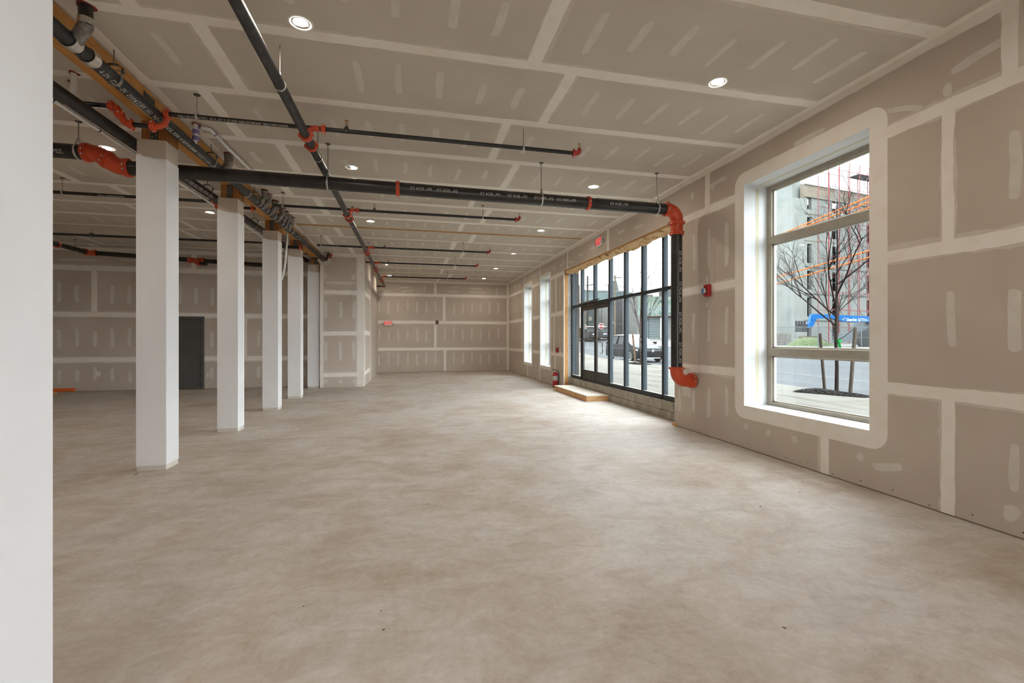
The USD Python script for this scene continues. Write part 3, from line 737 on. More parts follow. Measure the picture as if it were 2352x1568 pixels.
coupling(t, (XV - .185, YM, zv), (1, 0, 0), RM * 1.03, w=.06, h=.026, side=(0, -1, .2)); coupling(t, (XV, YM, zv - .21), (0, 0, 1), RM * 1.03, w=.06, h=.024, side=(.75, -.66, 0))
elbow(t, [(XV, YM, zv - .21), (XV - .0, YM, zv - .26), (XV, YM, zv - .37)], RM * 1.08)
coupling(t, (XV, YM, zv - .375), (0, 0, 1), RM * 1.03, w=.055, h=.022, side=(.3, -.95, 0))
part(t, 'riser_pipe', cyl((XV, YM, zv - .37), (XV, YM, 1.03), RM, 28), 'pipe_main', smooth=40)
elbow(t, [(XV, YM, 1.05)] + arc((XV + .15, YM, .98), (-1, 0, 0), (0, 0, -1), .15, n=9) + [(XV + .26, YM, .83)], RM * 1.12)
coupling(t, (XV, YM, 1.03), (0, 0, 1), RM * 1.02, w=.045, h=.024, side=(.5, -.85, 0)); coupling(t, (XV + .262, YM, .83), (1, 0, 0), RM * 1.05, w=.07, h=.03, side=(0, -1, .3))
part(t, 'wall_stub', cyl((XV + .2, YM, .83), (XR - .001, YM, .83), RM, 20), 'pipe_main', smooth=40)
for x in (-.02, .34, .95, 1.35, 1.75, 2.10, 2.95): pipe_print(t, '06" SCH 10', .038, (x, YM, zm(x)), (1, 0, 0), (0, -1, -.05), RM, flip=True)
pipe_print(t, '300 PSI.', .045, (-4.28, YM, za), (1, 0, 0), (0, -1, -.45), RM)
pipe_print(t, '06" SCH 10', .038, (-5.9, YM - .02, za), (1, 0, 0), (0, -1, -.45), RM)
for z in (1.12, 1.60, 2.08, 2.56): pipe_print(t, '06" SCH 10', .042, (XV, YM, z), (0, 0, 1), (.12, -1, 0), RM)
for x, lb in ((-1.10, 'galvanised loop hanger on the thick feed pipe where the long main crosses'), (1.88, 'galvanised loop hanger on the thick feed pipe left of its last red coupling'), (3.78, 'galvanised loop hanger on the thick feed pipe beside its red corner elbow'), (-3.92, 'galvanised loop hanger on the thick feed pipe left of its red offset')):
    hanger(lb, (x, YM, zm(x) + (.15 if x < -3.5 else 0)), (1, 0, 0), RM, .006)

# long sprinkler main down the room
XM, ZM, RC = -1.15, 3.765, .047
t = thing('sprinkler_main', 'long black sprinkler main running down the room with red tees', 'pipe')
part(t, 'pipe', cyl((XM, YF + .1, ZM), (XM, 20.0, ZM), RC, 20), 'pipe_dusty', smooth=40)
BR = [5.42, 8.70, 12.16, 14.52, 17.75]
for i, y in enumerate(BR):
    ym = y - .06
    if y == 14.52: ym = 14.85
    coupling(t, (XM, ym, ZM), (0, 1, 0), RC, name='mechanical_tee', w=.10 if i else .07, h=.022, side=(1, 0, .15))
    coupling(t, (XM, ym + (.28 if i < 3 else .5), ZM), (0, 1, 0), RC, w=.05, h=.020, side=(1, 0, .15))
    part(t, 'outlet', tube([(XM, y, ZM + .03), (XM + .02, y, 3.84), (XM + .06, y, 3.875), (XM + .13, y, 3.88)], .032, 12), 'red_fitting', smooth=40)
elbow(t, arc((XM - .06, 19.97, ZM), (1, 0, 0), (0, 1, 0), .06, n=7), RC * 1.15, material='red_dark')
part(t, 'end_pipe', cyl((XM - .06, 20.03, ZM), (-2.6, 20.03, ZM), RC * .8, 12), 'pipe_black', smooth=40)
for y, lb in ((4.35, 'loop hanger on the long sprinkler main nearest the viewer'), (6.0, 'loop hanger on the long sprinkler main just beyond the first red tee'), (9.35, 'loop hanger on the long sprinkler main past the second red tee'), (12.75, 'loop hanger on the long sprinkler main past the third red tee'), (15.8, 'loop hanger on the long sprinkler main past the fourth red tee')):
    hanger(lb, (XM, y, ZM), (0, 1, 0), RC, .0045, plate=y > 5)

# branch lines
ZBR, RB = 3.88, .024
names = ['nearest', 'second', 'third', 'fourth', 'fifth']
def branch(i, y):
    t = thing('sprinkler_branch', f'thin black sprinkler branch pipe with upright heads, {names[i]} of those crossing to the right', 'pipe')
    x0 = (-2.54, -2.4, -2.35, -1.40, -1.12)[i]
    part(t, 'pipe', cyl((x0, y, ZBR), (2.04, y, ZBR), RB, 14), 'pipe_black', smooth=40)
    coupling(t, (XM + .17, y, ZBR), (1, 0, 0), RB, w=.045, h=.020, side=(0, -.3, 1))
    coupling(t, (2.03, y, ZBR), (1, 0, 0), RB, name='end_coupling', material='red_dark', w=.045, h=.014, side=(0, -.2, 1))
    elbow(t, [(2.04, y, ZBR)] + arc((2.06, y, ZBR + .04), (0, 0, -1), (1, 0, 0), .04, n=6) + [(2.10, y, ZBR + .06)], RB * 1.15, material='red_dark')
    sprinkler(t, (2.10, y, ZBR + .06), 1.15)
    for x in ((-.73, ), (-.68, ), (-.70, ), (-.72, ), (-.70, ))[i]:
        part(t, 'head_outlet', [hull([(x + a, y + b, ZBR + RB * .6) for a in (-.03, .03) for b in (-.018, .018)] + [(x + a, y + b, ZBR + .055) for a in (-.015, .015) for b in (-.012, .012)]),
                                lathe([(RB + .002, -.008), (RB + .005, -.008), (RB + .005, .008), (RB + .002, .008)], (x, y, ZBR), (1, 0, 0), 12)], 'dark_steel', smooth=30)
        sprinkler(t, (x, y, ZBR + .055), 1.15)
    if i in (0, 2): pipe_print(t, ('WHEATLAND STEEL SPRINKLER PIPE  SCH 10  1 1/2" X 21\'  CULUS LISTED 79F4', 'SCH 10 1 1/2"   79F4   SCH 10')[i > 0], .020, (x0 + .12, y, ZBR), (1, 0, 0), (0, -1, -.8), RB, flip=True)
    return t
for i, y in enumerate(BR):
    branch(i, y)
    hanger(f'small loop hanger on the {names[i]} branch pipe at its right-hand end', (1.36, y, ZBR), (1, 0, 0), RB, .004, plate=i != 0)
    if i < 3: hanger(f'small loop hanger on the {names[i]} branch pipe between beam and main', (-2.25, y, ZBR), (1, 0, 0), RB, .004)

# left-hand branches beyond the beam
t = thing('sprinkler_branch', 'thin black branch pipe with a red swing-joint offset, left of the orange beam', 'pipe')
y = 5.42
part(t, 'pipe', cyl((-6.5, y, 3.905), (-3.04, y, 3.905), RB, 12), 'pipe_black', smooth=40)
part(t, 'lower_pipe', cyl((-2.88, y, 3.735), (-2.64, y, 3.735), RB, 12), 'pipe_black', smooth=40)
elbow(t, [(-3.06, y, 3.905), (-3.02, y, 3.905), (-2.98, y - .01, 3.89), (-2.955, y - .02, 3.85), (-2.945, y - .02, 3.82)], RB * 1.35)
elbow(t, [(-2.95, y - .02, 3.83), (-2.935, y - .02, 3.79), (-2.91, y - .01, 3.75), (-2.88, y, 3.737), (-2.85, y, 3.735)], RB * 1.35)
for c_, d_ in (((-3.03, y, 3.905), (1, 0, 0)), ((-2.95, y - .02, 3.825), (.4, 0, -1)), ((-2.86, y, 3.736), (1, 0, 0)), ((-2.66, y, 3.735), (1, 0, 0))): coupling(t, c_, d_, RB * 1.1, w=.05, h=.022, side=(0, -.5, 1))
elbow(t, [(-2.655, y, 3.735), (-2.60, y, 3.74), (-2.55, y, 3.77), (-2.535, y, 3.83), (-2.535, y, 3.875)], RB * 1.2)
coupling(t, (-2.53, y, ZBR), (1, 0, 0), RB * 1.1, w=.05, h=.022, side=(0, -.5, 1))
hanger('small rod hanger on the branch pipe beside the red swing joint', (-3.38, y, 3.905), (1, 0, 0), RB, .004)
lb = ['thin black branch pipe crossing the left bay behind the first column', 'thin black branch pipe crossing the left bay high before its far wall']
for k, (y, x1) in enumerate(((8.70, -3.05), (12.16, -3.05))):
    t = thing('sprinkler_branch', lb[k], 'pipe')
    part(t, 'pipe', cyl((-11.5, y, ZBR), (x1 - .3, y, ZBR), RB * 1.12, 12), 'pipe_black', smooth=40)
    part(t, 'lower_pipe', cyl((x1 - .25, y, 3.80), (-2.70, y, 3.80), RB, 12), 'pipe_black', smooth=40)
    coupling(t, (x1 - .25, y, 3.80), (1, 0, 0), RB, w=.05, h=.022, side=(0, -.5, 1)); coupling(t, (-2.74, y, 3.80), (1, 0, 0), RB, w=.05, h=.022, side=(0, -.5, 1))
    elbow(t, [(x1 - .34, y, ZBR), (x1 - .30, y, ZBR - .02), (x1 - .28, y, 3.82), (x1 - .24, y, 3.80)], RB * 1.2)
    if k == 0: pipe_print(t, 'ASTM A135/A795-E GRADE A  300 PSI  UL  SCH 10  1 1/2  17:04', .024, (-7.2, y, ZBR), (1, 0, 0), (0, -1, -.8), RB * 1.12)
    if k == 0: pipe_print(t, 'STEEL SPRINKLER PIPE', .024, (-5.05, y, ZBR), (1, 0, 0), (0, -1, -.8), RB * 1.12)
    if k == 1:
        part(t, 'head_outlet', hull([(-7.2 + a, y + b, ZBR + c_) for a in (-.03, .03) for b in (-.03, .03) for c_ in (-.035, .05)]), 'dark_steel')
        sprinkler(t, (-7.2, y, ZBR + .05), 1.3)
    hanger(f'small loop hanger on the {("nearer", "farther")[k]} branch pipe of the left bay', (-5.55 if k == 0 else -9.2, y, ZBR), (1, 0, 0), RB, .004)

# main along the far wall of the left bay
t = thing('sprinkler_main', 'black sprinkler pipe with red fittings running along the far wall of the left bay', 'pipe')
YA, ZA, RA = 14.55, 3.70, .062
A0, A1, A2 = np.array([-8.66, 9.6, 3.87]), np.array([-8.64, 14.5, 3.86]), np.array([-3.9, 14.5, 3.66])
def am(x): return 3.86 - .0422 * (x + 8.64)
YA = 14.5
part(t, 'pipe', cyl(A0, A1 - (0, .08, 0), RA, 16), 'pipe_black', smooth=40); part(t, 'pipe', cyl(A1 + (.1, 0, 0), A2, RA, 16), 'pipe_black', smooth=40)
coupling(t, (-8.66, 13.4, 3.862), A1 - A0, RA, h=.022, side=(-.6, 0, 1)); coupling(t, A1 - (0, .13, 0), A1 - A0, RA, h=.024, w=.06, side=(-.6, 0, 1)); coupling(t, A1 + (.15, 0, 0), (1, 0, 0), RA, h=.024, w=.06, side=(0, -.6, 1))
elbow(t, [A1 - (0, .15, 0), A1 - (0, .09, 0), A1 + (.02, -.02, 0), A1 + (.09, 0, 0), A1 + (.16, 0, 0)], RA * 1.12)
xt = -6.03; zt = am(xt)
part(t, 'tee', [cyl((xt - .17, YA, zt), (xt + .17, YA, zt), RA * 1.15, 16), tube([(xt, YA, zt), (xt + .05, YA - .14, zt - .07), (xt + .16, YA - .26, zt - .12), (xt + .24, YA - .30, zt - .13)], RA * 1.05, 14)], 'red_fitting', smooth=40)
coupling(t, (xt - .17, YA, zt), (1, 0, 0), RA, h=.024, w=.06, side=(0, -1, .2)); coupling(t, (xt + .17, YA, zt), (1, 0, 0), RA, h=.024, w=.06, side=(0, -1, .2))
part(t, 'stub', cyl((xt + .22, YA - .30, zt - .13), (xt + .42, YA - .42, zt - .16), RA * .75, 14), 'pipe_black', smooth=40)
hanger('thin white-looking loop hanger on the pipe angled across the far corner of the left bay', (-8.65, 14.0, 3.861), A1 - A0, RA, .005)

# drains
def zd(y): return 3.855 + .008 * (y - 4.5)
XD, RD = -2.633, .058
t = thing('drain_pipe', 'black cast-iron drain pipe with banded couplings along the right side of the beam', 'pipe')
part(t, 'pipe', cyl((XD, YF, zd(YF)), (XD, 14.6, zd(14.6)), RD, 24), 'pipe_dusty', smooth=40)
def nohub(parent, y, x, z, r, w=.055, bright=True):
    prof = [(r * 1.0, -w / 2 - .004), (r + .006, -w / 2 - .004), (r + .006, -w / 2)]
    k = 5
    for q in range(k):
        a = -w / 2 + w * q / k; prof += [(r + .006, a), (r + .010, a + w / k * .3), (r + .010, a + w / k * .7), (r + .006, a + w / k)]
    prof += [(r + .006, w / 2 + .004), (r, w / 2 + .004)]
    n = part(parent, 'band_coupling', lathe(prof, (x, y, z), (0, 1, .008), 24), 'band' if bright else 'band_dull', smooth=25)
    for s_ in (-1, 1): part(n, 'rubber_edge', lathe([(r, s_ * (w / 2 + .001)), (r + .0045, s_ * (w / 2 + .001)), (r + .0045, s_ * (w / 2 + .012)), (r, s_ * (w / 2 + .012))], (x, y, z), (0, 1, .008), 20), 'rubber')
nohub(t, 4.22, XD, zd(4.22), RD, .08); nohub(t, 4.43, XD, zd(4.43), RD, .08)
for y in (8.08, 8.62, 8.80, 9.03, 9.22, 9.48, 9.70, 10.02, 10.25, 10.55, 10.80, 11.20, 11.42, 12.2, 14.25): nohub(t, y, XD, zd(y), RD, .075, False)
part(t, 'wall_sealant', lathe([(RD, 0), (RD + .018, .0), (RD + .012, -.02), (RD, -.025)], (XD, 14.55, zd(14.55)), (0, 1, 0), 18), 'sealant')
for y, s_ in ((4.52, '4 IN  CLP-IN  2006'), (5.02, 'CISPI 301  NO-HUB SOIL PIPE AND FITTINGS'), (5.95, 'ASTM A888  MADE IN USA  4 IN')): pipe_print(t, s_, .040, (XD, y, zd(y)), (0, 1, .008), (.42, 0, -1), RD)
for y, lb in ((4.74, 'clevis hanger on the beam-side drain pipe nearest the viewer'), (6.75, 'clevis hanger on the beam-side drain pipe just before the thick feed pipe'), (8.45, 'clevis hanger on the beam-side drain pipe past the second column'), (12.0, 'clevis hanger on the beam-side drain pipe near its far end')):
    hanger(lb, (XD, y, zd(y)), (0, 1, 0), RD, .006, style='clevis', plate=False)

def zd2(y): return 3.80 + .015 * (y - 4.95)
XD2, RD2 = -3.22, .064
t = thing('drain_pipe', 'black drain pipe along the left side of the beam, behind the columns', 'pipe')
part(t, 'pipe', cyl((XD2, YF, zd2(YF)), (XD2, 15.1, zd2(15.1)), RD2, 24), 'pipe_dusty', smooth=40)
pipe_print(t, 'CISPI 301  NO-HUB SOIL PIPE  ASTM A888', .042, (XD2, 6.95, zd2(6.95)), (0, 1, .015), (.75, -.2, -.6), RD2)
for y in (9.9, 12.6): pipe_print(t, 'NO-HUB SOIL PIPE', .042, (XD2, y - .8, zd2(y)), (0, 1, .015), (.8, -.2, -.5), RD2)
for y in (12.9, 13.3): nohub(t, y, XD2, zd2(y), RD2, .07, False)
for y, lb in ((8.12, 'clevis hanger on the left drain pipe between first and second column'), (10.3, 'clevis hanger on the left drain pipe between second and third column'), (12.5, 'clevis hanger on the left drain pipe between third and fourth column')):
    hanger(lb, (XD2, y, zd2(y)), (0, 1, 0), RD2, .006, style='clevis', plate=False)
t = thing('water_pipe', 'thin white plastic pipe slung below the left drain pipe', 'pipe')
XW = -3.335
part(t, 'pipe', cyl((XW, YF, 3.66), (XW, 14.0, 3.855), .0185, 14), 'pvc', smooth=40)
for y in (4.75, 5.1, 5.75, 7.3, 9.2):
    z = 3.66 + .195 * (y - YF) / 21
    part(t, 'pipe_clip', lathe([(.0185, -.006), (.023, -.006), (.023, .006), (.0185, .006)], (XW, y, z), (0, 1, 0), 14), 'dark_steel')

def stub(name, label, x, y, tx, r=.04, m='pipe_black', bands=(.12,), bm_='band_dull', low=None):
    """vertical stub from the ceiling, banded, bending into the drain"""
    t = thing(name, label, 'pipe', loc=(x, y, ZC)); o = (x, y, ZC)
    zl = zd(y) + .03 if low is None else low
    zm_ = zl + .075
    part(t, 'pipe', cyl((x, y, zm_), (x, y, ZC), r, 16), m, smooth=40, off=o)
    part(t, 'elbow', tube([(x, y, zm_ + .05), (x, y, zm_), (x * .7 + tx * .3, y + .02, zm_ - .04), (x * .3 + tx * .7, y + .05, zl - .01), (tx, y + .07, zl - .03)], r * 1.06, 14), 'band_dull' if m != 'pvc' else 'pvc', smooth=40, off=o)
    for b in bands: part(t, 'band', lathe([(r, -.025), (r + .006, -.025), (r + .006, .025), (r, .025)], (x, y, ZC - b), (0, 0, 1), 16), bm_, smooth=30, off=o)
    a = np.arange(14) / 14 * 2 * np.pi
    part(t, 'firestop_ring', CP.ext(Polygon(np.c_[x + (r + .016 + .008 * np.sin(3 * a)) * np.cos(a), y + (r + .016 + .008 * np.sin(3 * a)) * np.sin(a)]).difference(Point(x, y).buffer(r * .98)), 0, .008), 'sealant', off=o)
    return t
stub('drain_stub', 'black drain stub with steel bands dropping from the ceiling nearest the viewer', -2.50, 4.16, XD, .046, 'pipe_black', (.13,), 'band')
stub('drain_stub', 'grey banded drain stub dropping from the ceiling just before the thick feed pipe', -2.53, 7.05, XD, .05, 'band_dull', (.05, .13))
sl = ['first', 'second', 'third', 'fourth', 'fifth', 'sixth', 'seventh']
for k, (y, r) in enumerate(((8.62, .042), (8.85, .046), (9.25, .05), (9.72, .05), (9.98, .046), (10.22, .04), (10.42, .052))):
    stub('drain_stub', f'{sl[k]} from the front in the cluster of grey drain stubs over the banded drain', -2.53, y, XD, r, ('pipe_black', 'band_dull')[k % 2], (.05, .14), 'band_dull')
stub('white_stub', 'white plastic stub with purple marks dropping to the drain beside the beam', -2.57, 6.16, XD, .030, 'pvc', (.10, .18), 'pvc_purple')
t = stub('white_stub', 'white plastic stub dropping from the ceiling left of the beam', -3.25, 5.24, XD2, .026, 'pvc', (), low=3.85)
t = thing('white_offset_pipe', 'white plastic pipe elbowed along the ceiling just right of the beam', 'pipe')
part(t, 'pipe', tube([(-2.57, 6.16, 4.06), (-2.50, 6.15, 4.07)] + [(-2.46, 6.15, 4.072), (-2.425, 6.17, 4.072), (-2.42, 6.21, 4.072)] + [(-2.42, 6.8, 4.072), (-2.40, 7.55, 4.07), (-2.40, 7.62, 4.09), (-2.40, 7.63, ZC)], .020, 12), 'pvc', smooth=40)
for y in (6.25, 6.12): part(t, 'primer_mark', lathe([(.0205, -.012), (.0225, -.012), (.0225, .012), (.0205, .012)], (-2.52 if y < 6.2 else -2.42, 6.15 if y < 6.2 else 6.3, 4.071), (1, 0, 0) if y < 6.2 else (0, 1, 0), 12), 'pvc_purple')
t = thing('refrigerant_line', 'loose white insulated line with a bare copper end hanging beside the fourth column', 'pipe')
part(t, 'insulation', tube([(-2.76, 11.0, 3.98), (-2.76, 11.0, 3.75), (-2.77, 11.0, 3.55), (-2.79, 11.0, 3.25), (-2.83, 11.0, 3.0), (-2.87, 11.0, 2.84)], .022, 10), 'pvc', smooth=40)
part(t, 'copper_end', tube([(-2.87, 11.0, 2.85), (-2.888, 11.0, 2.77)], .012, 8), 'rust')
part(t, 'cable', tube([(-2.74, 10.96, 3.98), (-2.79, 10.96, 3.6), (-2.84, 10.96, 3.1), (-2.90, 10.98, 2.78)], .005, 6), 'rust')
t = thing('cover_plate', 'small tan plywood square with a hanging perforated strap on the left-bay ceiling', 'plate')
part(t, 'plywood', bx(-3.92, -3.74, 5.78, 6.00, ZC - .014, ZC, .002), 'foam')
part(t, 'strap', bx(-3.90, -3.865, 5.80, 5.803, ZC - .42, ZC - .01), 'galv')
t = thing('spray_foam', 'orange sprayed foam at the top of the partition beside the drain end', 'foam')
part(t, 'foam', [trimesh.creation.icosphere(1, s_).apply_translation(q) for q, s_ in (((-2.47, 14.50, 4.03), .05), ((-2.40, 14.51, 4.06), .04), ((-2.42, 14.52, 3.98), .035), ((-2.51, 14.50, 3.96), .03))], 'line_orange', smooth=60)
part(t, 'cable_bundle', [tube([(-2.50 + .03 * k, 14.40, ZC), (-2.51 + .03 * k, 14.42, 4.0), (-2.56 + .02 * k, 14.47, 3.86)], .008, 6) for k in range(3)], 'black_plastic')
t = thing('orange_pipe', 'short orange pipe lying near the floor at the far left wall', 'pipe')
part(t, 'pipe', cyl((-11.5, 14.75, .09), (-9.15, 14.75, .09), .045, 16), 'orange_pipe', smooth=40)
part(t, 'end_cap', lathe([(0, .02), (.05, .018), (.052, -.03), (.045, -.03)], (-9.15, 14.75, .09), (1, 0, 0), 16), 'orange_pipe', smooth=40)
for x in (-11.0, -9.6): part(t, 'support', bx(x, x + .05, 14.71, 14.79, 0, .05), 'pine_side')

# ---------------------------------------------------------------- lights and wall devices
LG = 'recessed ceiling lights'
def make_light():
    t = thing('ceiling_light', '', 'ceiling light', loc=(0, 0, ZC))
    part(t, 'trim_ring', lathe([(.070, .004), (.074, -.002), (.088, -.007), (.099, -.004), (.101, .0), (.070, .004)], (0, 0, 0), (0, 0, 1), 40), 'trim_white', smooth=40)
    part(t, 'lens', lathe([(0, -.001), (.045, -.001), (.071, .001), (.071, .004)], (0, 0, 0), (0, 0, 1), 40), 'lens', smooth=30)
    return t
LIGHTS = []
for x, nm in ((-.90, 'middle'), (3.05, 'window-side'), (-4.08, 'column-side'), (-8.44, 'far-left')):
    for k, y in enumerate((4.0, 7.2, 10.4, 13.4, 16.4, 19.2)):
        if x < -3 and y > 14: continue
        LIGHTS.append((x, y, nm, k))
    for k, y in enumerate((.8, -2.4, -5.4)): LIGHTS.append((x, y, nm, 6 + k))
on = ['first', 'second', 'third', 'fourth', 'fifth', 'sixth', 'first behind the viewpoint', 'second behind the viewpoint', 'third behind the viewpoint']
for i, (x, y, nm, k) in enumerate(LIGHTS):
    lb = f'round recessed ceiling light, {on[k]} from the front in the {nm} row' if k < 6 else f'round recessed ceiling light in the {nm} row, {on[k]}'
    if i == 0:
        L0 = make_light(); pr_ = stage.GetPrimAtPath(L0); UsdGeom.Xformable(pr_).GetOrderedXformOps()[0].Set(Gf.Vec3d(x, y, ZC)); tag(pr_, lb, group=LG)
    else: dup(L0, (x, y, ZC), lb, LG)

def exit_sign(label, pl, u, v, w=.30, h=.20):
    t = thing('exit_sign', label, 'exit sign')
    part(t, 'housing', pl.ext(sbox(u - w / 2, v - h / 2, u + w / 2, v + h / 2).buffer(.008), 0, .045), 'plastic_white')
    part(t, 'face', pl.ext(sbox(u - w / 2 + .012, v - h / 2 + .012, u + w / 2 - .012, v + h / 2 - .012), .045, .049), 'exit_face')
    part(t, 'lettering', pl.text('EXIT', h * .68, u, v, .049, .004, True, sx=.78), 'exit_letter')
    for s_ in (-1, 1):
        c = pl.o + pl.u * (u + s_ * (w / 2 + .06)) + pl.v * (v - .02) + pl.w * .04
        part(t, 'lamp_head', [lathe([(.0, .04), (.035, .035), (.04, .0), (.025, -.03), (0, -.035)], c, pl.w, 14), hull([pl.o + pl.u * (u + s_ * (w / 2 + a)) + pl.v * (v + b) + pl.w * d for a in (0, .07) for b in (-.04, .02) for d in (.005, .03)])], 'plastic_green', smooth=30)
RPm = Plane((XR, 0, 0), (0, -1, 0), (0, 0, 1), (-1, 0, 0))    # reads left to right for someone in the room
exit_sign('lit red exit sign on the right wall above the storefront', RPm, -10.08, 3.85)
exit_sign('lit red exit sign on the far end wall', BP, -1.03, 2.205)
t = thing('fire_alarm_strobe', 'red fire alarm horn with a blue-capped lens on the right wall beside the large window', 'fire alarm')
part(t, 'body', bx(XR - .06, XR, 5.965, 6.10, 2.15, 2.335, .016), 'alarm_red', smooth=40)
part(t, 'grille', [bx(XR - .0625, XR - .059, 5.985, 6.03, 2.19 + .018 * k, 2.196 + .018 * k) for k in range(7)], 'alarm_dark')
part(t, 'strobe_lens', bx(XR - .09, XR - .058, 6.04, 6.098, 2.20, 2.275, .008), 'alarm_blue')
part(t, 'lens_glint', bx(XR - .092, XR - .06, 6.03, 6.045, 2.205, 2.27, .004), 'clear_lens')
t = thing('fire_alarm_horn', 'small dark red fire alarm horn with a round white lens on the far end wall', 'fire alarm')
part(t, 'body', bx(1.06, 1.185, YB - .05, YB, 2.17, 2.33, .012), 'alarm_dark', smooth=40)
part(t, 'lens', lathe([(0, .02), (.02, .014), (.024, 0)], (1.13, YB - .05, 2.215), (0, -1, 0), 14), 'clear_lens', smooth=40)
t = thing('pull_station', 'small red fire alarm pull box on the right wall above the extinguisher', 'fire alarm')
part(t, 'body', bx(XR - .05, XR, 13.24, 13.36, 1.07, 1.23, .008), 'alarm_red', smooth=40)
part(t, 'handle', bx(XR - .065, XR - .048, 13.26, 13.34, 1.13, 1.16, .005), 'alarm_red')
t = thing('switch_plate', 'pale square wall plate beside the pull box', 'wall plate')
part(t, 'plate', bx(XR - .006, XR, 13.02, 13.10, 1.08, 1.20, .002), 'plastic_white'); part(t, 'toggle', bx(XR - .014, XR - .005, 13.05, 13.07, 1.12, 1.16, .002), 'plastic_white')
t = thing('power_outlet', 'white duplex outlet low on the left-bay wall', 'power outlet')
part(t, 'plate', bx(-8.86, -8.75, YL - .006, YL, .42, .56, .002), 'plastic_white'); [part(t, 'socket', bx(-8.825, -8.785, YL - .009, YL - .005, z, z + .035, .001), 'patch') for z in (.44, .505)]
t = thing('fire_extinguisher', 'red fire extinguisher with a grey label standing on the floor by the pine jamb', 'fire extinguisher', loc=(4.33, 13.2, 0))
o = (4.33, 13.2, 0); c = np.array(o)
part(t, 'cylinder', lathe([(0, 0), (.078, .002), (.082, .015), (.082, .39), (.07, .435), (.035, .465), (.028, .48), (0, .482)], o, (0, 0, 1), 24), 'ext_red', smooth=40, off=o)
part(t, 'label_band', lathe([(.0822, .22), (.083, .22), (.083, .36), (.0822, .36)], o, (0, 0, 1), 24), 'ext_label', off=o)
part(t, 'valve', [cyl(c + (0, 0, .48), c + (0, 0, .53), .02, 12), cyl(c + (0, 0, .51), c + (-.05, -.02, .515), .009, 8)], 'chrome', off=o)
part(t, 'lever', [hull([c + (a, b, z) for a in (-.09, .03) for b in (-.01, .01) for z in (.525, .54)]), hull([c + q for q in ((.02, -.01, .55), (.02, .01, .55), (-.10, -.01, .585), (-.10, .01, .585), (-.1, -.01, .575), (.02, 0, .54))])], 'black_plastic', off=o)
part(t, 'hose', tube([c + q for q in ((.02, -.02, .51), (.07, -.05, .50), (.095, -.06, .42), (.09, -.055, .2), (.088, -.05, .1))], .011, 8), 'black_plastic', smooth=40, off=o)
part(t, 'gauge', lathe([(0, .012), (.02, .012), (.02, 0), (0, 0)], c + (-.02, -.025, .50), (-.4, -1, 0), 12), 'chrome', off=o)

# plywood step
t = thing('platform', 'low plywood-topped pine step in front of the storefront door', 'step', loc=(4.37, 11.3, 0)); o = (4.37, 11.3, 0)
y0, y1, x0, x1, zt = 10.06, 12.52, 4.08, 4.645, .14
part(t, 'top', bx(x0 - .003, x1, y0 - .003, y1 + .003, zt - .018, zt, .002), 'ply', off=o)
part(t, 'front_board', bx(x0, x0 + .038, y0, y1, 0.001, zt - .018, .002), 'pine_side', off=o)
for (a, b) in ((y0, y0 + .038), (y1 - .038, y1)): part(t, 'end_board', bx(x0 + .0385, x1, a, b, 0.001, zt - .0181, .002), 'pine_side', off=o)

# floor litter: a thread, chips and dust specks
t = thing('plastic_strip', 'thin pale green strip lying on the concrete near the first column', 'litter')
part(t, 'strip', tube([(-1.62, 5.72, .003), (-1.59, 5.80, .003), (-1.54, 5.90, .003)], .003, 5), 'plastic_green')
t = thing('wire_offcut', 'short black wire offcut on the floor at the foot of the first column', 'litter')
part(t, 'wire', tube([(-2.985, 5.79, .003), (-2.975, 5.74, .003), (-2.975, 5.70, .003)], .003, 5), 'black_plastic')
t = thing('floor_debris', 'scattered chips and specks of plaster on the concrete floor', 'debris', kind='stuff')
ms = []
for k in range(230):
    x, y = rng.uniform(-3.5, 4.3), rng.uniform(1.6, 14); s_ = rng.uniform(.002, .0065)
    if y > 6.8 and x > 4: continue
    m = trimesh.creation.icosphere(0, 1.); m.apply_scale((s_ * rng.uniform(.6, 2), s_, s_ * .35)); m.apply_transform(trimesh.transformations.rotation_matrix(rng.uniform(0, 3), (0, 0, 1))); m.apply_translation((x, y, s_ * .2)); ms.append(m)
part(t, 'plaster_chips', ms[:150], 'patch'); part(t, 'dark_specks', ms[150:], 'dark_steel')
#EXTERIOR
# ---------------------------------------------------------------- outside: street, cars, trees
def gz(x, y): return .18 + max(.052 * max(0, y - 27), .06 * min(max(x - 14, 0), 12))
CURB = [(-60, 7.6), (-10, 8.1), (4, 9.0), (7.5, 9.31), (10.3, 9.63), (14, 10.2), (18, 10.95), (22, 11.7), (28, 11.95), (40, 12.0), (90, 12.0)]
def curb_x(y): return float(np.interp(y, [c[0] for c in CURB], [c[1] for c in CURB]))
def grid(xs_of, ys, zf):
    V, F = [], []
    k = None
    for y in ys:
        xs = xs_of(y); k = len(xs)
        V += [(x, y, zf(x, y)) for x in xs]
    for i in range(len(ys) - 1):
        for j in range(k - 1):
            a = i * k + j; F += [(a, a + 1, a + k + 1), (a, a + k + 1, a + k)]
    return trimesh.Trimesh(np.array(V), np.array(F), process=False)
ysl = sorted([-60, -30, -10, 0, 4, 7.5, 10.3, 14, 18, 22, 25, 27, 30, 35, 40, 50, 60, 75, 90, 130])
t = struct('sidewalk', 'wet pale concrete sidewalk outside the windows', 'sidewalk')
cuts = [-60, -10, -4] + [round(-4 + 1.83 * k, 2) for k in range(1, 19)] + [40, 90]
for a, b in zip(cuts[:-1], cuts[1:]):
    ys = sorted({a + .006, b - .006, *[q for q in (27,) if a < q < b]})
    part(t, 'paving_slab', grid(lambda y: [4.955, curb_x(y) - .16], ys, lambda x, y: .12 + gz(9, y)), 'sidewalk')
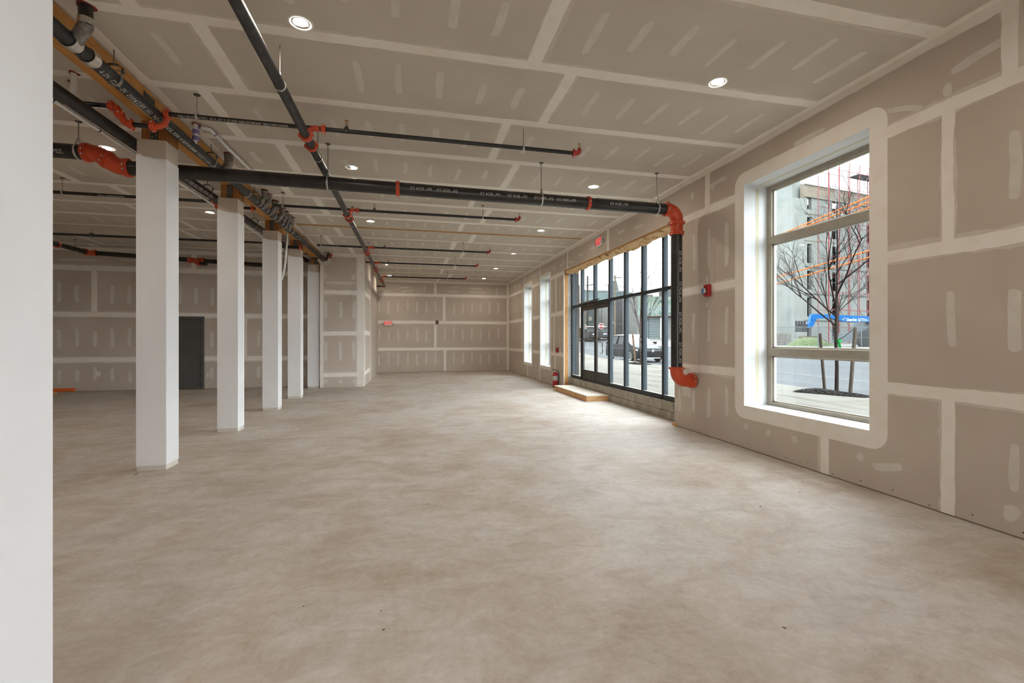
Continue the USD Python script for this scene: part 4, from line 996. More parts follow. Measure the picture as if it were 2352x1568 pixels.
part(t, 'joint_bed', grid(lambda y: [4.95, curb_x(y) - .1], ysl[:-1], lambda x, y: .105 + gz(9, y)), 'curb')
part(t, 'front_paving', bx(-40, 4.94, -40, YF - .32, .1, .3), 'sidewalk')
t = struct('street_curb', 'pale concrete curb between the sidewalk and the street', 'curb')
V, F = [], []
for y in ysl[:-1]:
    x = curb_x(y); z = gz(9, y)
    V += [(x - .16, y, z), (x - .16, y, z + .122), (x, y, z + .115), (x + .03, y, z - .02)]
for i in range(len(ysl) - 2):
    for j in range(4):
        a, b = i * 4 + j, i * 4 + (j + 1) % 4; F += [(a, b, b + 4), (a, b + 4, a + 4)]
part(t, 'curb_stone', trimesh.Trimesh(np.array(V), np.array(F), process=False), 'curb')
t = struct('street', 'wide wet grey asphalt street with dark tyre tracks', 'street')
part(t, 'asphalt', grid(lambda y: [curb_x(y) - .12, 12.4, 14, 16, 20, 23.6], ysl, gz), 'asphalt')
def strip_along(x0, x1, y0, y1, n=10, dz=.006):
    return grid(lambda y: [x0 + (curb_x(y) - 9.6) * .9, x1 + (curb_x(y) - 9.6) * .9], list(np.linspace(y0, y1, n)), lambda x, y: gz(x, y) + dz)
part(t, 'lane_line', strip_along(13.3, 13.38, 4, 30), 'curb')
part(t, 'tyre_track', strip_along(11.1, 11.6, 4, 30, dz=.004), 'mulch') if False else None
t = struct('site_ground', 'pale muddy ground of the building site across the street', 'ground')
part(t, 'earth', grid(lambda y: [23.55, 26, 40, 80, 200], ysl, lambda x, y: gz(x, y) + .03), 'curb')

def branchy(p, d, L, r, depth, out, twigs, spread=.5):
    p = np.asarray(p, float); d = np.asarray(d, float); d /= np.linalg.norm(d)
    k = 5; pts = [p]; q = p.copy(); dd = d.copy()
    for i in range(k):
        dd = dd + rng.normal(0, .07, 3) + np.array([0, 0, .035]); dd /= np.linalg.norm(dd); q = q + dd * L / k; pts.append(q)
    (out if depth > 1 else twigs).append(tube(pts, np.linspace(r, r * .55, k + 1), 7 if depth > 1 else 4, cap=False))
    if depth == 0: return
    for j in range(5 if depth > 2 else 5 if depth > 1 else 4):
        f = rng.uniform(.35, 1.); i = min(int(f * k), k - 1); b = pts[i] + (pts[i + 1] - pts[i]) * (f * k - i)
        u, v, w = frame(dd); a = rng.uniform(0, 2 * np.pi)
        nd = w + spread * rng.uniform(.7, 1.4) * (u * math.cos(a) + v * math.sin(a)) + np.array([0, 0, .12])
        branchy(b, nd, L * rng.uniform(.5, .75), r * .5, depth - 1, out, twigs, spread)
def tree(label, x, y, z, H, trunk, stakes, stake_mat, fork, r=.045, sp=.55, out_=.8):
    t = thing('street_tree', label, 'tree', loc=(x, y, z)); o = (x, y, z)
    part(t, 'trunk', tube([(x, y, z - .05), (x + .01, y, z + trunk * .5), (x - .01, y + .01, z + trunk), (x, y, z + trunk + H * .22), (x + .03, y, z + trunk + H * .5), (x, y, z + H)], [r, r * .9, r * .8, r * .62, r * .42, r * .15], 10), 'bark', smooth=40, off=o)
    out, tw = [], []
    for k in range(fork):
        a = 2 * np.pi * k / fork + rng.normal(0, .25); zz = z + trunk + H * .36 * (k / fork) ** 1.2
        branchy((x, y, zz), (math.cos(a) * out_, math.sin(a) * out_, .72), (H - trunk) * .48, r * (.45 if out_ > .5 else .36), 3, out, tw, sp)
    for m in out[:12]: part(t, 'branch', m, 'bark', smooth=40, off=o)
    part(t, 'twigs', out[12:] + tw, 'twig', kind='stuff', off=o)
    return t
def bed(label, pts, z, stk=None):
    g = Polygon(pts).buffer(.25, quad_segs=3).buffer(-.2)
    P = np.array([(x, y) for x, y in rng.uniform((g.bounds[0], g.bounds[1]), (g.bounds[2], g.bounds[3]), (700, 2)) if g.contains(Point(x, y))])
    ms = [FP.ext(g, z - .01, z + .012)]
    for (x, y) in P:
        h = .05 * min(1, g.exterior.distance(Point(x, y)) / .25); s_ = rng.uniform(.02, .05)
        m = trimesh.creation.icosphere(0, s_); m.apply_scale((1, rng.uniform(.5, 1.6), .55)); m.apply_translation((x, y, z + h)); ms.append(m)
    tag(stage.GetPrimAtPath(part('/World', 'mulch_bed', ms, 'mulch')), label, 'mulch', kind='stuff')
def stake(label, x, y, z, H, m, lean=(0, 0), w=.03):
    t = thing('tree_stake', label, 'stake', loc=(x, y, z)); o = (x, y, z)
    part(t, 'post', tube([(x, y, z - .05), (x + lean[0], y + lean[1], z + H - .06), (x + lean[0], y + lean[1], z + H)], [w, w, w * .8], 8), m, off=o)
    return t
tree('bare young street tree with dark forked branches outside the large window', 9.30, 8.20, .30, 4.2, 1.15, None, None, 7, .040, .60)
bed('dark mulch bed at the curb under the tree outside the large window', [(8.45, 8.45), (9.0, 7.35), (9.25, 7.4), (9.35, 8.6), (9.0, 8.75)], .30)
stake('left wooden stake beside the young tree outside the large window', 9.42, 8.60, .30, 1.33, 'stake', (-.10, .03), .032)
stake('right wooden stake beside the young tree outside the large window', 9.20, 7.80, .30, 1.45, 'stake', (.08, -.05), .036)
t = thing('tree_tie', 'black rubber ties between the young tree and its stakes', 'tree tie')
part(t, 'tie', [tube([(9.38, 8.60, 1.50), (9.34, 8.4, 1.40), (9.30, 8.2, 1.37)], .008, 6), tube([(9.25, 7.78, 1.70), (9.28, 8.0, 1.55), (9.30, 8.2, 1.46)], .008, 6)], 'black_plastic')
t = thing('tree_tag', 'bright green plastic tag on the trunk of the young tree', 'tag')
part(t, 'ribbon', [hull([(9.29 + a, 8.13 + b, 1.40 + c_) for a in (-.05, .02) for b in (-.04, .01) for c_ in (.02, .09)]), hull([(9.30, 8.10, 1.38), (9.31, 8.09, 1.30), (9.29, 8.12, 1.44), (9.25, 8.13, 1.42), (9.27, 8.13, 1.31)])], 'tag_green')
tree('bare multi-stemmed young tree in front of the parked dark car', 10.6, 19.4, .30, 4.9, .9, None, None, 6, .042, .26, .20)
bed('dark mulch bed under the young tree in front of the parked car', [(10.1, 20.0), (10.4, 18.9), (10.8, 18.8), (10.95, 19.9), (10.6, 20.3)], .30)
stake('new pale wooden stake in front of the parked dark car', 10.52, 19.75, .30, 1.45, 'stake_new', (-.12, .02), .045)
tree('bare young tree by the sidewalk at the left end of the storefront view', 11.55, 31.0, .50, 4.6, 1.0, None, None, 5, .042, .30, .30)
stake('left wooden stake of the young tree at the left end of the storefront view', 11.2, 31.3, .50, 1.9, 'stake', (.02, 0), .05)
stake('right wooden stake of the young tree at the left end of the storefront view', 11.75, 30.9, .50, 1.9, 'stake', (-.03, 0), .05)

def car(label, x, y, z, yaw, body, snow=True, detail=True, sc=1.):
    t = thing('car', label, 'car', loc=(x, y, z))
    stage.GetPrimAtPath(t); UsdGeom.Xformable(stage.GetPrimAtPath(t)).AddRotateZOp().Set(yaw)
    if sc != 1: UsdGeom.Xformable(stage.GetPrimAtPath(t)).AddScaleOp().Set(Gf.Vec3f(sc, sc, sc))
    def st(y_, w, z0, z1): return [(s_ * w, y_, z0) for s_ in (-1, 1)] + [(s_ * w * .93, y_, z1) for s_ in (-1, 1)] + [(s_ * w * 1.03, y_, (z0 + z1) * .52) for s_ in (-1, 1)]
    S = [(0, .60, .34, .60), (.10, .80, .24, .72), (.35, .86, .2, .80), (1.25, .88, .2, .96), (3.55, .88, .2, 1.0), (4.1, .85, .26, 1.02), (4.28, .76, .36, .95)]
    part(t, 'body', [hull(st(*a) + st(*b)) for a, b in zip(S[:-1], S[1:])], body, smooth=35)
    B = [(s_ * .80, 1.15, .93) for s_ in (-1, 1)] + [(s_ * .60, 2.0, 1.44) for s_ in (-1, 1)] + [(s_ * .60, 3.6, 1.45) for s_ in (-1, 1)] + [(s_ * .79, 4.15, .98) for s_ in (-1, 1)]
    part(t, 'window_glass', hull(B), 'car_glass')
    part(t, 'roof', hull([(s_ * .61, q, h) for s_ in (-1, 1) for q, h in ((1.95, 1.43), (2.2, 1.47), (3.3, 1.49), (3.7, 1.45))] + [(s_ * .50, q, 1.505) for s_ in (-1, 1) for q in (2.3, 3.3)]), body, smooth=40)
    for s_ in (-1, 1):
        part(t, 'pillar', [tube([(s_ * .80, 1.16, .95), (s_ * .61, 2.0, 1.45)], .03, 6), tube([(s_ * .81, 2.75, .98), (s_ * .615, 2.8, 1.45)], .035, 6), tube([(s_ * .79, 4.12, .99), (s_ * .61, 3.62, 1.46)], .06, 6)], body)
        if detail: part(t, 'mirror', hull([(s_ * (.86 + a), 1.35 + b, 1.0 + c_) for a in (0, .17) for b in (0, .09) for c_ in (.0, .11)]), body)
    if snow:
        part(t, 'snow', hull([(s_ * .58, q, 1.49 if 2.1 < q < 3.5 else 1.465) for s_ in (-1, 1) for q in (2.0, 2.3, 3.3, 3.65)] + [(s_ * .45, q, 1.545) for s_ in (-1, 1) for q in (2.35, 3.3)]), 'snow', label='snow lying on the roof')
        if detail:
            part(t, 'snow', hull([(s_ * .74, 1.14, .965) for s_ in (-1, 1)] + [(s_ * .58, 1.96, 1.45) for s_ in (-1, 1)] + [(s_ * .74, 1.10, .985) for s_ in (-1, 1)] + [(s_ * .57, 1.93, 1.475) for s_ in (-1, 1)]), 'snow', label='snow covering the windscreen')
            part(t, 'snow', hull([(s_ * .72, .95, .93) for s_ in (-1, 1)] + [(s_ * .74, 1.2, .965) for s_ in (-1, 1)] + [(0, .78, .90), (0, 1.2, .985)]), 'snow', label='snow on the back of the bonnet')
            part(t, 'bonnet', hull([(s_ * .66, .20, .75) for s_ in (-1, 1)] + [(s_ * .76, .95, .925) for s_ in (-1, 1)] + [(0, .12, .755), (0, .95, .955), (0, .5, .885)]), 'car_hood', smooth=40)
            part(t, 'snow', hull([(a, b, c_) for a in (-.45, .45) for b in (-.02, .14) for c_ in (.22, .26)]), 'snow', label='snow caught on the bumper lip')
    for s_ in (-1, 1):
        for q in (.86, 3.48):
            w = part(t, 'wheel', lathe([(0, -.09), (.29, -.1), (.325, -.07), (.325, .07), (.29, .1), (.2, .1), (0, .06)], (s_ * .80, q, .325), (s_, 0, 0), 24), 'tyre', smooth=40)
            if detail: part(w, 'rim', [lathe([(.20, .085), (.225, .115), (.19, .11)], (s_ * .80, q, .325), (s_, 0, 0), 20)] + [hull([np.array((s_ * (.80 + d), q, .325)) + np.array((0, math.cos(a + e), math.sin(a + e))) * rr for d in (.08, .10) for rr, e in ((.05, .4), (.05, -.4), (.2, .1), (.2, -.1))]) for a in np.arange(5) * 2 * np.pi / 5], 'rim')
        if detail:
            part(t, 'headlight', hull([(s_ * a, b, c_) for a, b, c_ in ((.80, .14, .60), (.62, .02, .60), (.60, .03, .69), (.82, .30, .74), (.84, .34, .66), (.70, .07, .71))]), 'lamp_glass', smooth=40)
    if detail:
        part(t, 'grille', hull([(a, b, c_) for a in (-.58, .58) for b in (.0,) for c_ in (.61, .67)] + [(a, .05, c_) for a in (-.58, .58) for c_ in (.60, .68)]), 'black_plastic')
        part(t, 'lower_grille', hull([(a, b, c_) for a in (-.5, .5) for b in (.035, .09) for c_ in (.27, .36)]), 'black_plastic')
        e = part(t, 'emblem', lathe([(.066, 0), (.075, .006), (.075, .014), (.062, .014), (.062, .006), (.066, 0)], (0, -.005, .64), (0, -1, 0), 24), 'chrome', label='round chrome car emblem')
        EP = Plane((0, -.006, .64), (1, 0, 0), (0, 0, 1), (0, -1, 0))
        part(e, 'disc', lathe([(0, .004), (.064, .004)], (0, -.005, .64), (0, -1, 0), 20), 'white')
        part(e, 'letters', [EP.ext(LineString([(-.022, .056), (0, .006), (.022, .056)]).buffer(.0055), .004, .010), EP.ext(LineString([(-.052, .028), (-.026, -.046), (0, -.004), (.026, -.046), (.052, .028)]).buffer(.0055), .004, .010)], 'tele_dark')
        part(t, 'door_handle', [bx(s_ * .905, s_ * .88, q, q + .16, .84, .865, .006) for s_ in (-1, 1) for q in (2.45, 3.35)], body)
        part(t, 'sill_trim', [bx(s_ * .90, s_ * .87, 1.25, 3.1, .20, .25, .008) for s_ in (-1, 1)], 'black_plastic')
    else:
        for s_ in (-1, 1): part(t, 'tail_lamp', hull([(s_ * a, b, c_) for a in (.55, .78) for b in (4.2, 4.27) for c_ in (.80, .92)]), 'sign_red')
        part(t, 'licence_plate', bx(-.2, .2, 4.25, 4.295, .62, .74), 'plate')
    return t
car('dark snow-dusted hatchback with a round emblem parked at the curb, seen through the storefront', 13.1, 22.6, .18, 0, 'car_black', sc=1.03)
car('dark grey car parked far down the street, seen through the glass door', 21.9, 52.8, gz(21.9, 50), 180, 'tele_dark', detail=False, sc=1.05)
car('dark car parked farthest to the left, seen through the left door leaf', 19.6, 50.5, gz(19.6, 48.5), 180, 'dark_open', detail=False, sc=1.05)

# ---------------------------------------------------------------- outside: buildings across the street
def building(name, label, x0, x1, y0, y1, z0, z1, m):
    t = thing(name, label, 'building')
    part(t, 'wall', bx(x0, x1, y0, y1, z0, z1), m)
    return t
def win(t, x0, x1, y, z0, z1, m='blue_pane', fr='white', f=.06):
    w = part(t, 'window_frame', [bx(x0 - f, x1 + f, y - .06, y, z0 - f, z1 + f)], fr)
    part(w, 'pane', bx(x0, x1, y - .075, y - .055, z0, z1), m)
t = building('brick_building', 'pale brick gable building at the left end of the storefront view', 11, 20.3, 52, 66, .8, 7.8, 'brick_far')
part(t, 'gable', hull([(11, 52, 7.8), (20.3, 52, 7.8), (20.3, 66, 7.8), (11, 66, 7.8), (20.3, 52, 8.15), (17, 52, 7.9), (20.3, 66, 8.15)]), 'brick_far')
part(t, 'corner_pipe', cyl((20.25, 51.9, 1), (20.25, 51.9, 8.1), .07, 8), 'white')
t = building('warehouse', 'long pale teal flat-roofed warehouse far beyond the houses', 33, 44.5, 88, 110, 2, 11.7, 'teal')
part(t, 'dark_annex', bx(40.9, 46, 87.6, 100, 2, 11.35), 'teal_dark')
part(t, 'parapet', bx(32.9, 44.6, 87.9, 110, 11.5, 11.75), 'row_grey')
part(t, 'roof_rail', [tube([(33 + .5 * k, 88, 12.5 + .5 * math.sin(k / 24 * math.pi)) for k in range(24)], .06, 5)] + [cyl((33 + 2.4 * k, 88, 11.7), (33 + 2.4 * k, 88, 12.5 + .5 * math.sin(k * 4.8 / 24 * math.pi)), .05, 5) for k in range(5)], 'wire_pale')
part(t, 'roof_tank', hull([(42.2 + a, 90 + b, 11.4 + c_) for a, c_ in ((0, 0), (1.6, 0), (1.9, .3), (.3, 2.6), (1.2, 2.9), (-.1, 2.0)) for b in (0, 1.5)]), 'cmu_far')
t = building('tan_building', 'tan two-storey building with blue-green windows behind the glass door', 24.5, 30.2, 65.5, 78, 1.6, 6.5, 'tan')
part(t, 'dark_bay', bx(26.75, 27.75, 65.42, 65.6, 1.9, 6.0), 'teal_dark')
part(t, 'notice_board', bx(26.8, 27.4, 65.30, 65.42, 4.3, 4.95), 'sign_cream')
for z0, z1 in ((4.45, 5.45), (3.75, 4.35), (2.85, 3.55)):
    for x0 in (28.45, 29.05): win(t, x0, x0 + .45, 65.5, z0, z1)
part(t, 'cornice', bx(24.4, 30.3, 65.35, 78, 6.4, 6.6), 'white')
t = building('rowhouse', 'light grey row house with small dark windows behind the utility pole', 28.3, 30.65, 61, 65.3, 1.6, 7.2, 'row_grey')
for x0, x1, z0, z1 in ((29.6, 29.95, 4.65, 6.0), (28.6, 28.9, 4.65, 6.0), (29.7, 30.1, 6.45, 6.9), (28.9, 29.15, 6.45, 6.9)): win(t, x0, x1, 61, z0, z1, 'dark_open', 'row_grey', .05)
part(t, 'shop_front', bx(29.45, 30.4, 60.9, 61.1, 1.8, 3.15), 'dark_open'); part(t, 'shop_awning', bx(29.4, 30.5, 60.5, 61.05, 3.15, 3.3), 'teal_dark')
part(t, 'flower_basket', [trimesh.creation.icosphere(1, .22).apply_translation((28.45 + .2 * k, 60.7, 3.7 + .15 * k)) for k in range(2)], 'exit_face')
part(t, 'downpipe', cyl((30.6, 60.9, 1.8), (30.6, 60.9, 7.2), .06, 6), 'scaff_grey')
t = building('dark_house', 'dark brick house with a red shop sign next to the muralled building', 28.8, 30.35, 57, 60.3, 1.4, 7.3, 'dark_brick')
part(t, 'green_wall', bx(30.35, 31.3, 57.1, 60.3, 1.4, 7.35), 'green_side')
part(t, 'cornice', bx(28.75, 30.4, 56.85, 60.3, 7.2, 7.45), 'tan')
win(t, 29.52, 29.8, 57, 5.15, 6.1, 'dark_open', 'white', .09)
part(t, 'shop_sign', bx(29.0, 30.05, 56.85, 57.0, 4.55, 4.98), 'sign_red'); part(t, 'sign_board', bx(29.0, 29.85, 56.86, 57.0, 4.1, 4.35), 'white')
part(t, 'shop_window', bx(29.2, 30.2, 56.95, 57.02, 1.9, 3.6), 'dark_open')
t = building('garage_building', 'low building with a painted leafy band over a grey roller door', 28.3, 33.6, 52.6, 56.7, 1.2, 7.0, 'row_grey')
part(t, 'painted_sky_band', bx(28.35, 33.5, 52.55, 52.62, 5.8, 7.0), 'mural'); part(t, 'painted_leaf_band', bx(28.35, 33.5, 52.54, 52.62, 4.45, 5.8), 'mural_leaf')
part(t, 'painted_shape', hull([(31.9, 52.5, 6.4), (32.5, 52.5, 6.1), (32.1, 52.53, 5.75), (31.5, 52.53, 6.5), (32.5, 52.53, 6.3)]), 'blue_pane')
part(t, 'canopy', hull([(29.4, 51.9, 4.35), (33.6, 51.9, 4.45), (29.4, 52.6, 4.5), (33.6, 52.6, 4.6), (29.4, 52.6, 4.3), (33.6, 52.6, 4.3)]), 'rust')
for k in range(9): part(t, 'shutter_slat', bx(29.9, 31.35, 52.50 - .01 * (k % 2), 52.6, 1.5 + .31 * k, 1.5 + .31 * k + .30, .02), 'shutter')
for x in (29.6, 31.5, 32.1, 33.3): part(t, 'door_post', bx(x, x + .16, 52.4, 52.62, 1.4, 4.4), 'white' if x == 31.5 else 'shutter')
part(t, 'roof_structure', bx(29.6, 31.4, 54, 56.6, 7.0, 7.35), 'rust')

# utility poles, wires, signs
def pole(label, x, y, top, m, arms, lean=0.):
    t = thing('utility_pole', label, 'utility pole', loc=(x, y, gz(x, y))); o = (x, y, gz(x, y))
    part(t, 'post', tube([(x, y, o[2] - .2), (x + lean * .6, y, top * .6), (x + lean, y, top)], [.15, .13, .10], 10), m, off=o)
    for (a, b, z, dz) in arms:
        part(t, 'cross_arm', tube([(x + lean + a, y - .15, z), (x + lean + b, y - .15, z + dz)], .06, 6), m, off=o)
        part(t, 'insulator', [cyl((x + lean + q, y - .15, z + .05), (x + lean + q, y - .15, z + .22), .045, 6) for q in (a * .9, b * .9)], 'wire_pale', off=o)
        if dz: part(t, 'brace', tube([(x + lean + b * .8, y - .1, z + dz * .8), (x + lean, y - .1, z - .9)], .03, 5), m, off=o)
pole('dark utility pole with a braced cross arm, seen over the glass door', 23.0, 56.3, 9.9, 'pole_dark', [(-.25, 1.05, 8.55, .3)])
pole('pale wooden utility pole with one cross arm, seen right of the glass door', 25.7, 53.7, 9.75, 'pole_wood', [(-.5, .85, 9.45, 0)])
def cable(label, a, b, sag, r, m, name='overhead_wire', group=None):
    a, b = np.array(a, float), np.array(b, float); s = np.linspace(0, 1, 14)
    pts = a + (b - a) * s[:, None]; pts[:, 2] -= sag * 4 * s * (1 - s)
    p_ = part('/World', name, tube(pts, r, 5), m); tag(stage.GetPrimAtPath(p_), label, 'wire', group)
WG = 'thin overhead wires crossing the storefront view'
WL = ['running left from the pale pole over the brick building', 'rising to the right from the top of the pale pole', 'running right from just below the arm of the pale pole', 'running left from below the arm of the dark pole', 'joining the arms of the two utility poles', 'running right, lowest on the pale pole']
for k, (a, b, sg) in enumerate((((25.2, 53.6, 9.6), (10, 58, 8.4), .5), ((26.5, 53.6, 9.6), (46, 36, 12.6), .7), ((25.7, 53.6, 8.4), (52, 40, 9.0), .5), ((23.1, 56.2, 8.2), (12, 60, 7.2), .4), ((23.8, 56.2, 8.9), (25.3, 53.6, 9.55), .1), ((25.7, 53.6, 7.6), (52, 39, 8.2), .3))):
    cable('thin pale overhead wire ' + WL[k], a, b, sg, .018, 'wire_pale', group=WG)
OL = ['uppermost', 'second from top', 'third from top', 'fourth from top', 'lowest']
for k, (z16, z21) in enumerate(((7.92, 7.36), (7.68, 7.27), (7.44, 7.05), (5.50, 5.05), (5.20, 4.68))):
    s = (z21 - z16) / 4.9
    cable(f'orange-sleeved overhead line outside the large window, {OL[k]} of the five', (20, 9, z16 - s * 7), (20, 31, z16 + s * 15), .05, .035, 'line_orange', 'orange_line')
t = thing('stop_sign', 'small red octagonal stop sign on a leaning post behind the glass door', 'road sign'); x, y, z = 19.75, 44.8, gz(19.7, 44.8)
part(t, 'post', tube([(x, y, z), (x + .22, y, 5.0)], .035, 6), 'pole_dark')
SPn = Plane((x + .08, y - .05, 2.85), (1, 0, 0), (0, 0, 1), (0, -1, 0))
o8 = Polygon([(.30 * math.cos(math.pi / 8 + k * math.pi / 4), .30 * math.sin(math.pi / 8 + k * math.pi / 4)) for k in range(8)])
part(t, 'border', SPn.ext(o8.buffer(.03), 0, .02), 'white'); part(t, 'plate', SPn.ext(o8, .02, .03), 'sign_red'); part(t, 'lettering', SPn.text('STOP', .17, 0, 0, .03, .01, True, sx=.85), 'white')
t = thing('road_sign', 'small pale road sign on a post, seen through the left door leaf', 'road sign')
x, y = 18.2, 45.5; part(t, 'post', cyl((x, y, gz(x, y)), (x, y, 3.3), .03, 6), 'pole_dark'); part(t, 'plate', bx(x - .25, x + .25, y - .05, y - .03, 2.55, 3.05, .01), 'sign_cream')
part(t, 'red_mark', lathe([(.13, 0), (.18, 0), (.18, .012), (.13, .012)], (x, y - .05, 2.8), (0, -1, 0), 16), 'sign_red')

# building site beyond the large window
CPn = Plane((42.2, 42.6, 0), (.989, .148, 0), (0, 0, 1), (.148, -.989, 0))
t = thing('concrete_building', 'tall raw concrete block building under construction behind scaffolding', 'building')
wh, ops = [], []
for k in range(6):
    z0 = 1.0 + 3.1 * k
    for (u0, u1) in ((2.4, 3.15), (6.7, 8.1), (13, 14.4), (19, 20.4)): ops.append((u0, u1, z0, min(z0 + 2.2, 18.0)))
body = sbox(0, .2, 30, 17.6).union(sbox(1.9, 17, 30, 17.9)); cut = unary_union([sbox(a, c_, b, d) for a, b, c_, d in ops])
part(t, 'front_wall', CPn.ext(body.difference(cut), -.4, 0), 'conc_far')
part(t, 'side_wall', CPn.ext(sbox(0, .2, .4, 17.4), -5.5, -.41), 'conc_far')
part(t, 'stair_tower', CPn.ext(sbox(1.0, .2, 2.4, 20.2), -5.5, -.8), 'conc_far')
part(t, 'parapet', CPn.ext(sbox(1.9, 17.85, 30, 19.3), -.5, .06), 'conc_cap')
part(t, 'roof_edge', [CPn.ext(sbox(1.8, z, 30, z + .12), .06, .16) for z in (17.85, 19.25)], 'slab_line')
part(t, 'interior', CPn.ext(sbox(.5, .2, 29.5, 17.5), -3, -1.2), 'dark_open')
for k in range(5): part(t, 'floor_band', CPn.ext(sbox(2.0, 3.55 + 3.1 * k, 30, 3.68 + 3.1 * k).difference(cut), 0, .05), 'slab_line' if k > 2 else 'cmu_far')
part(t, 'roof_block', [CPn.ext(sbox(u, 19.3, u + w, 20.1), -3, -1.5) for u, w in ((3.6, 1.3), (6.6, 1.5), (9.3, 1.3))], 'conc_far')
t = thing('scaffold', 'tall pinkish-red pipe scaffold in front of the concrete building', 'scaffold')
us = [2.5 + 1.72 * k for k in range(9)]; zs = [.9 + 1.95 * k for k in range(11)]
def cp_(u, v, d): return CPn.o + CPn.u * u + CPn.v * v + CPn.w * d
for d in (1.2, 2.4):
    for u in us: part(t, 'standard', cyl(cp_(u, .7, d), cp_(u, 21.4 if u > 4 else 19.9, d), .042, 6), 'scaff_red')
    for z in zs: part(t, 'ledger', cyl(cp_(us[0], z, d), cp_(us[-1], z, d), .03, 5), 'scaff_red')
part(t, 'brace', [cyl(cp_(a, z0, 2.4), cp_(b, z1, 2.4), .028, 5) for i, (a, b) in enumerate(zip(us[:-1], us[1:])) for j, (z0, z1) in enumerate(zip(zs[:-1], zs[1:])) if (i + j) % 2 == 0 for a, b in ((a, b), (b, a))], 'scaff_grey', kind='stuff')
part(t, 'deck_board', [CPn.ext(sbox(us[3], z, us[6], z + .06), 1.2, 2.4) for z in (20.4, )], 'scaff_grey')
part(t, 'hoist_line', [cyl(cp_(u, 1, 2.6), cp_(u, 18.8, 2.6), .03, 5) for u in (3.3, 3.75)], 'wire_pale')
t = building('block_building', 'low grey concrete block building left of the concrete tower', 37, 48.1, 49, 62, .6, 8.7, 'cmu_far')
part(t, 'coping', bx(36.9, 48.2, 48.9, 62, 8.6, 8.8), 'conc_far')
part(t, 'chimney', [bx(46.9, 47.9, 50.5, 51.5, 8.7, 10.0), bx(46.8, 48.0, 50.4, 51.6, 10.0, 10.2)], 'brick_far')

t = thing('telehandler', 'blue-boomed telescopic forklift parked on the building site', 'construction machine')
TB = Plane((27.9, 26.5, 0), (.976, -.216, 0), (0, 0, 1), (-.216, -.976, 0))
part(t, 'boom', TB.ext(Polygon([(.0, 2.82), (.1, 3.28), (8, 2.95), (8, 2.45), (3.4, 2.74), (3.3, 2.68), (2.2, 2.76), (1.4, 2.98), (.5, 2.95)]), -.4, .0), 'tele_blue')
part(t, 'boom_head', TB.ext(Polygon([(.05, 3.2), (.45, 3.1), (.1, 2.35), (-.3, 2.25), (-.1, 2.7)]), -.35, -.05), 'tele_blue')
part(t, 'lettering', TB.text('Genie', .20, 2.82, 2.87, .0, .012, True), 'white')
part(t, 'lettering', TB.text('GTH-10', .22, 3.86, 2.85, .0, .012, True, sx=.95), 'white')
part(t, 'check_mark', TB.ext(LineString([(2.18, 2.93), (2.24, 2.84), (2.37, 3.02)]).buffer(.03), 0, .012), 'sign_cream')
part(t, 'fork_carriage', [TB.ext(sbox(-.95, 2.0, -.25, 2.55), -.4, -.1)] + [TB.ext(sbox(-.95 + .2 * k, 2.55, -.85 + .2 * k, 2.8), -.4, -.3) for k in range(4)], 'dark_open')
part(t, 'chassis', TB.ext(Polygon([(3.0, 1.3), (8, 1.3), (8, 2.1), (6.4, 2.3), (3.4, 1.9)]), -2.2, -.1), 'tele_dark')
part(t, 'cab', TB.ext(Polygon([(3.6, 1.8), (5.2, 1.8), (5.1, 2.62), (4.1, 2.66)]), -1.4, .1), 'tele_dark')
for u in (3.7, 7.2): part(t, 'wheel', lathe([(0, .2), (.3, .2), (.62, .14), (.62, -.2), (.3, -.2), (0, -.2)], TB.o + TB.u * u + TB.v * 1.5 + TB.w * .15, TB.w, 20), 'tyre', smooth=40)
t = thing('grass_mound', 'low grassy earth mound behind the site fence', 'mound')
yy, xx = np.meshgrid(np.linspace(-1, 1, 22), np.linspace(-1, 1, 22)); rr = np.clip(1 - xx ** 2 - yy ** 2, 0, 1)
zz = .75 * rr ** .8 + .12 * (meshkit.fbm(np.stack([xx * 4, yy * 4, xx * 0], -1), 3, 5) - .5) * (rr > 0)
Vm = np.c_[(31.4 + 1.9 * xx).ravel(), (30 + 1.4 * yy).ravel(), (.88 + zz).ravel()]
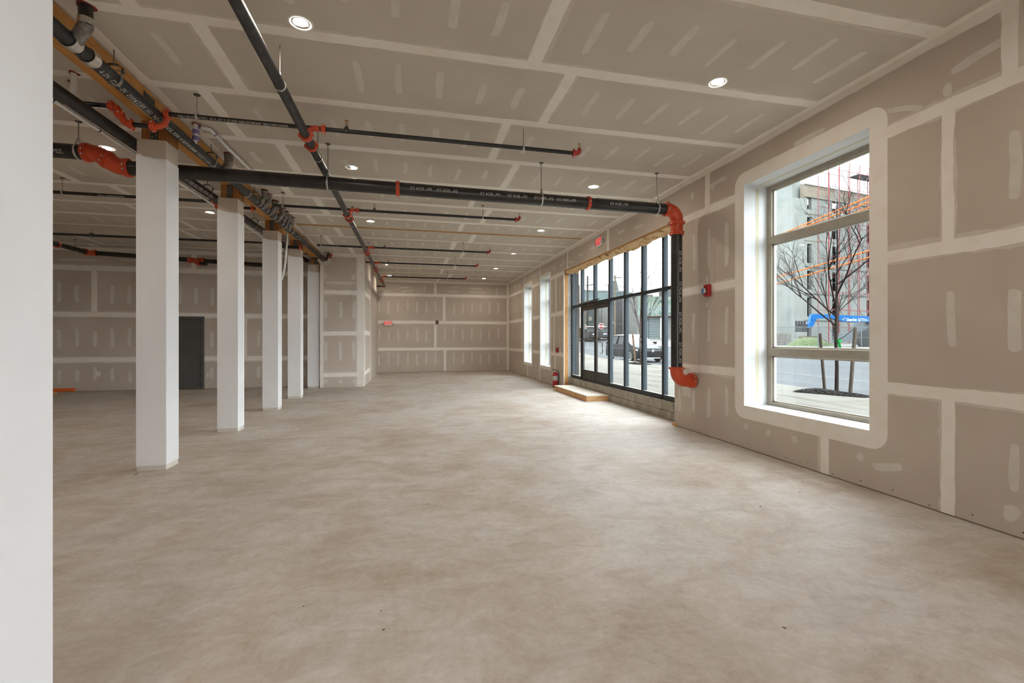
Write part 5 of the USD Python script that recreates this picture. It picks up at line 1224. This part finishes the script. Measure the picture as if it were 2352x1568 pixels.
Fm = [(i * 22 + j, i * 22 + j + 1, (i + 1) * 22 + j + 1) for i in range(21) for j in range(21)] + [(i * 22 + j, (i + 1) * 22 + j + 1, (i + 1) * 22 + j) for i in range(21) for j in range(21)]
part(t, 'turf', trimesh.Trimesh(Vm, np.array(Fm)[:, ::-1], process=False), 'grass', smooth=True)
part(t, 'sand_cap', hull([(31.6 + a, 30.3 + b, 1.5 + c_) for a in (-.6, .7) for b in (-.2, .4) for c_ in (0, .22)]), 'soil')
t = thing('lumber_stack', 'stack of grey-brown building timber behind the site fence', 'lumber')
for k in range(4):
    for j in range(4): part(t, 'plank_bundle', bx(30.6 + .62 * j + .05 * k, 31.2 + .62 * j + .05 * k, 33.6, 35.6, .95 + .27 * k, 1.2 + .27 * k, .02), 'lumber')
t = thing('site_fence', 'chain-link fence with thin posts along the building site', 'fence')
FPn = Plane((20.9, 26.0, .9), (.976, -.217, 0), (0, 0, 1), (-.217, -.976, 0))
for k in range(6): part(t, 'fence_post', cyl(FPn.o + FPn.u * (2.9 * k) - (0, 0, .1), FPn.o + FPn.u * (2.9 * k) + (0, 0, 1.45), .03, 6), 'fence_wire')
part(t, 'top_rail', cyl(FPn.o + (0, 0, 1.4), FPn.o + FPn.u * 14.5 + (0, 0, 1.4), .022, 6), 'fence_wire'); part(t, 'mid_rail', cyl(FPn.o + (0, 0, .7), FPn.o + FPn.u * 14.5 + (0, 0, .7), .016, 6), 'fence_wire')
part(t, 'wire_mesh', [cyl(FPn.o + FPn.u * a + (0, 0, z0), FPn.o + FPn.u * (a + 1.38) + (0, 0, z1), .004, 3) for a in np.arange(0, 13.1, .13) for z0, z1 in ((.02, 1.4), (1.4, .02))], 'fence_wire', kind='stuff')
# sleet in the air outside
ms = []
for k in range(1500):
    X = 5.2 + 14 * rng.random() ** 1.2; Y = X * rng.uniform(.55, 2.6) - 1; Z = rng.uniform(.4, 5); m = trimesh.creation.icosphere(0, rng.uniform(.003, .0065)); m.apply_translation((X, Y, Z)); ms.append(m)
tag(stage.GetPrimAtPath(part('/World', 'falling_sleet', ms, 'snow')), 'fine white sleet falling in the street outside', 'snow', kind='stuff')
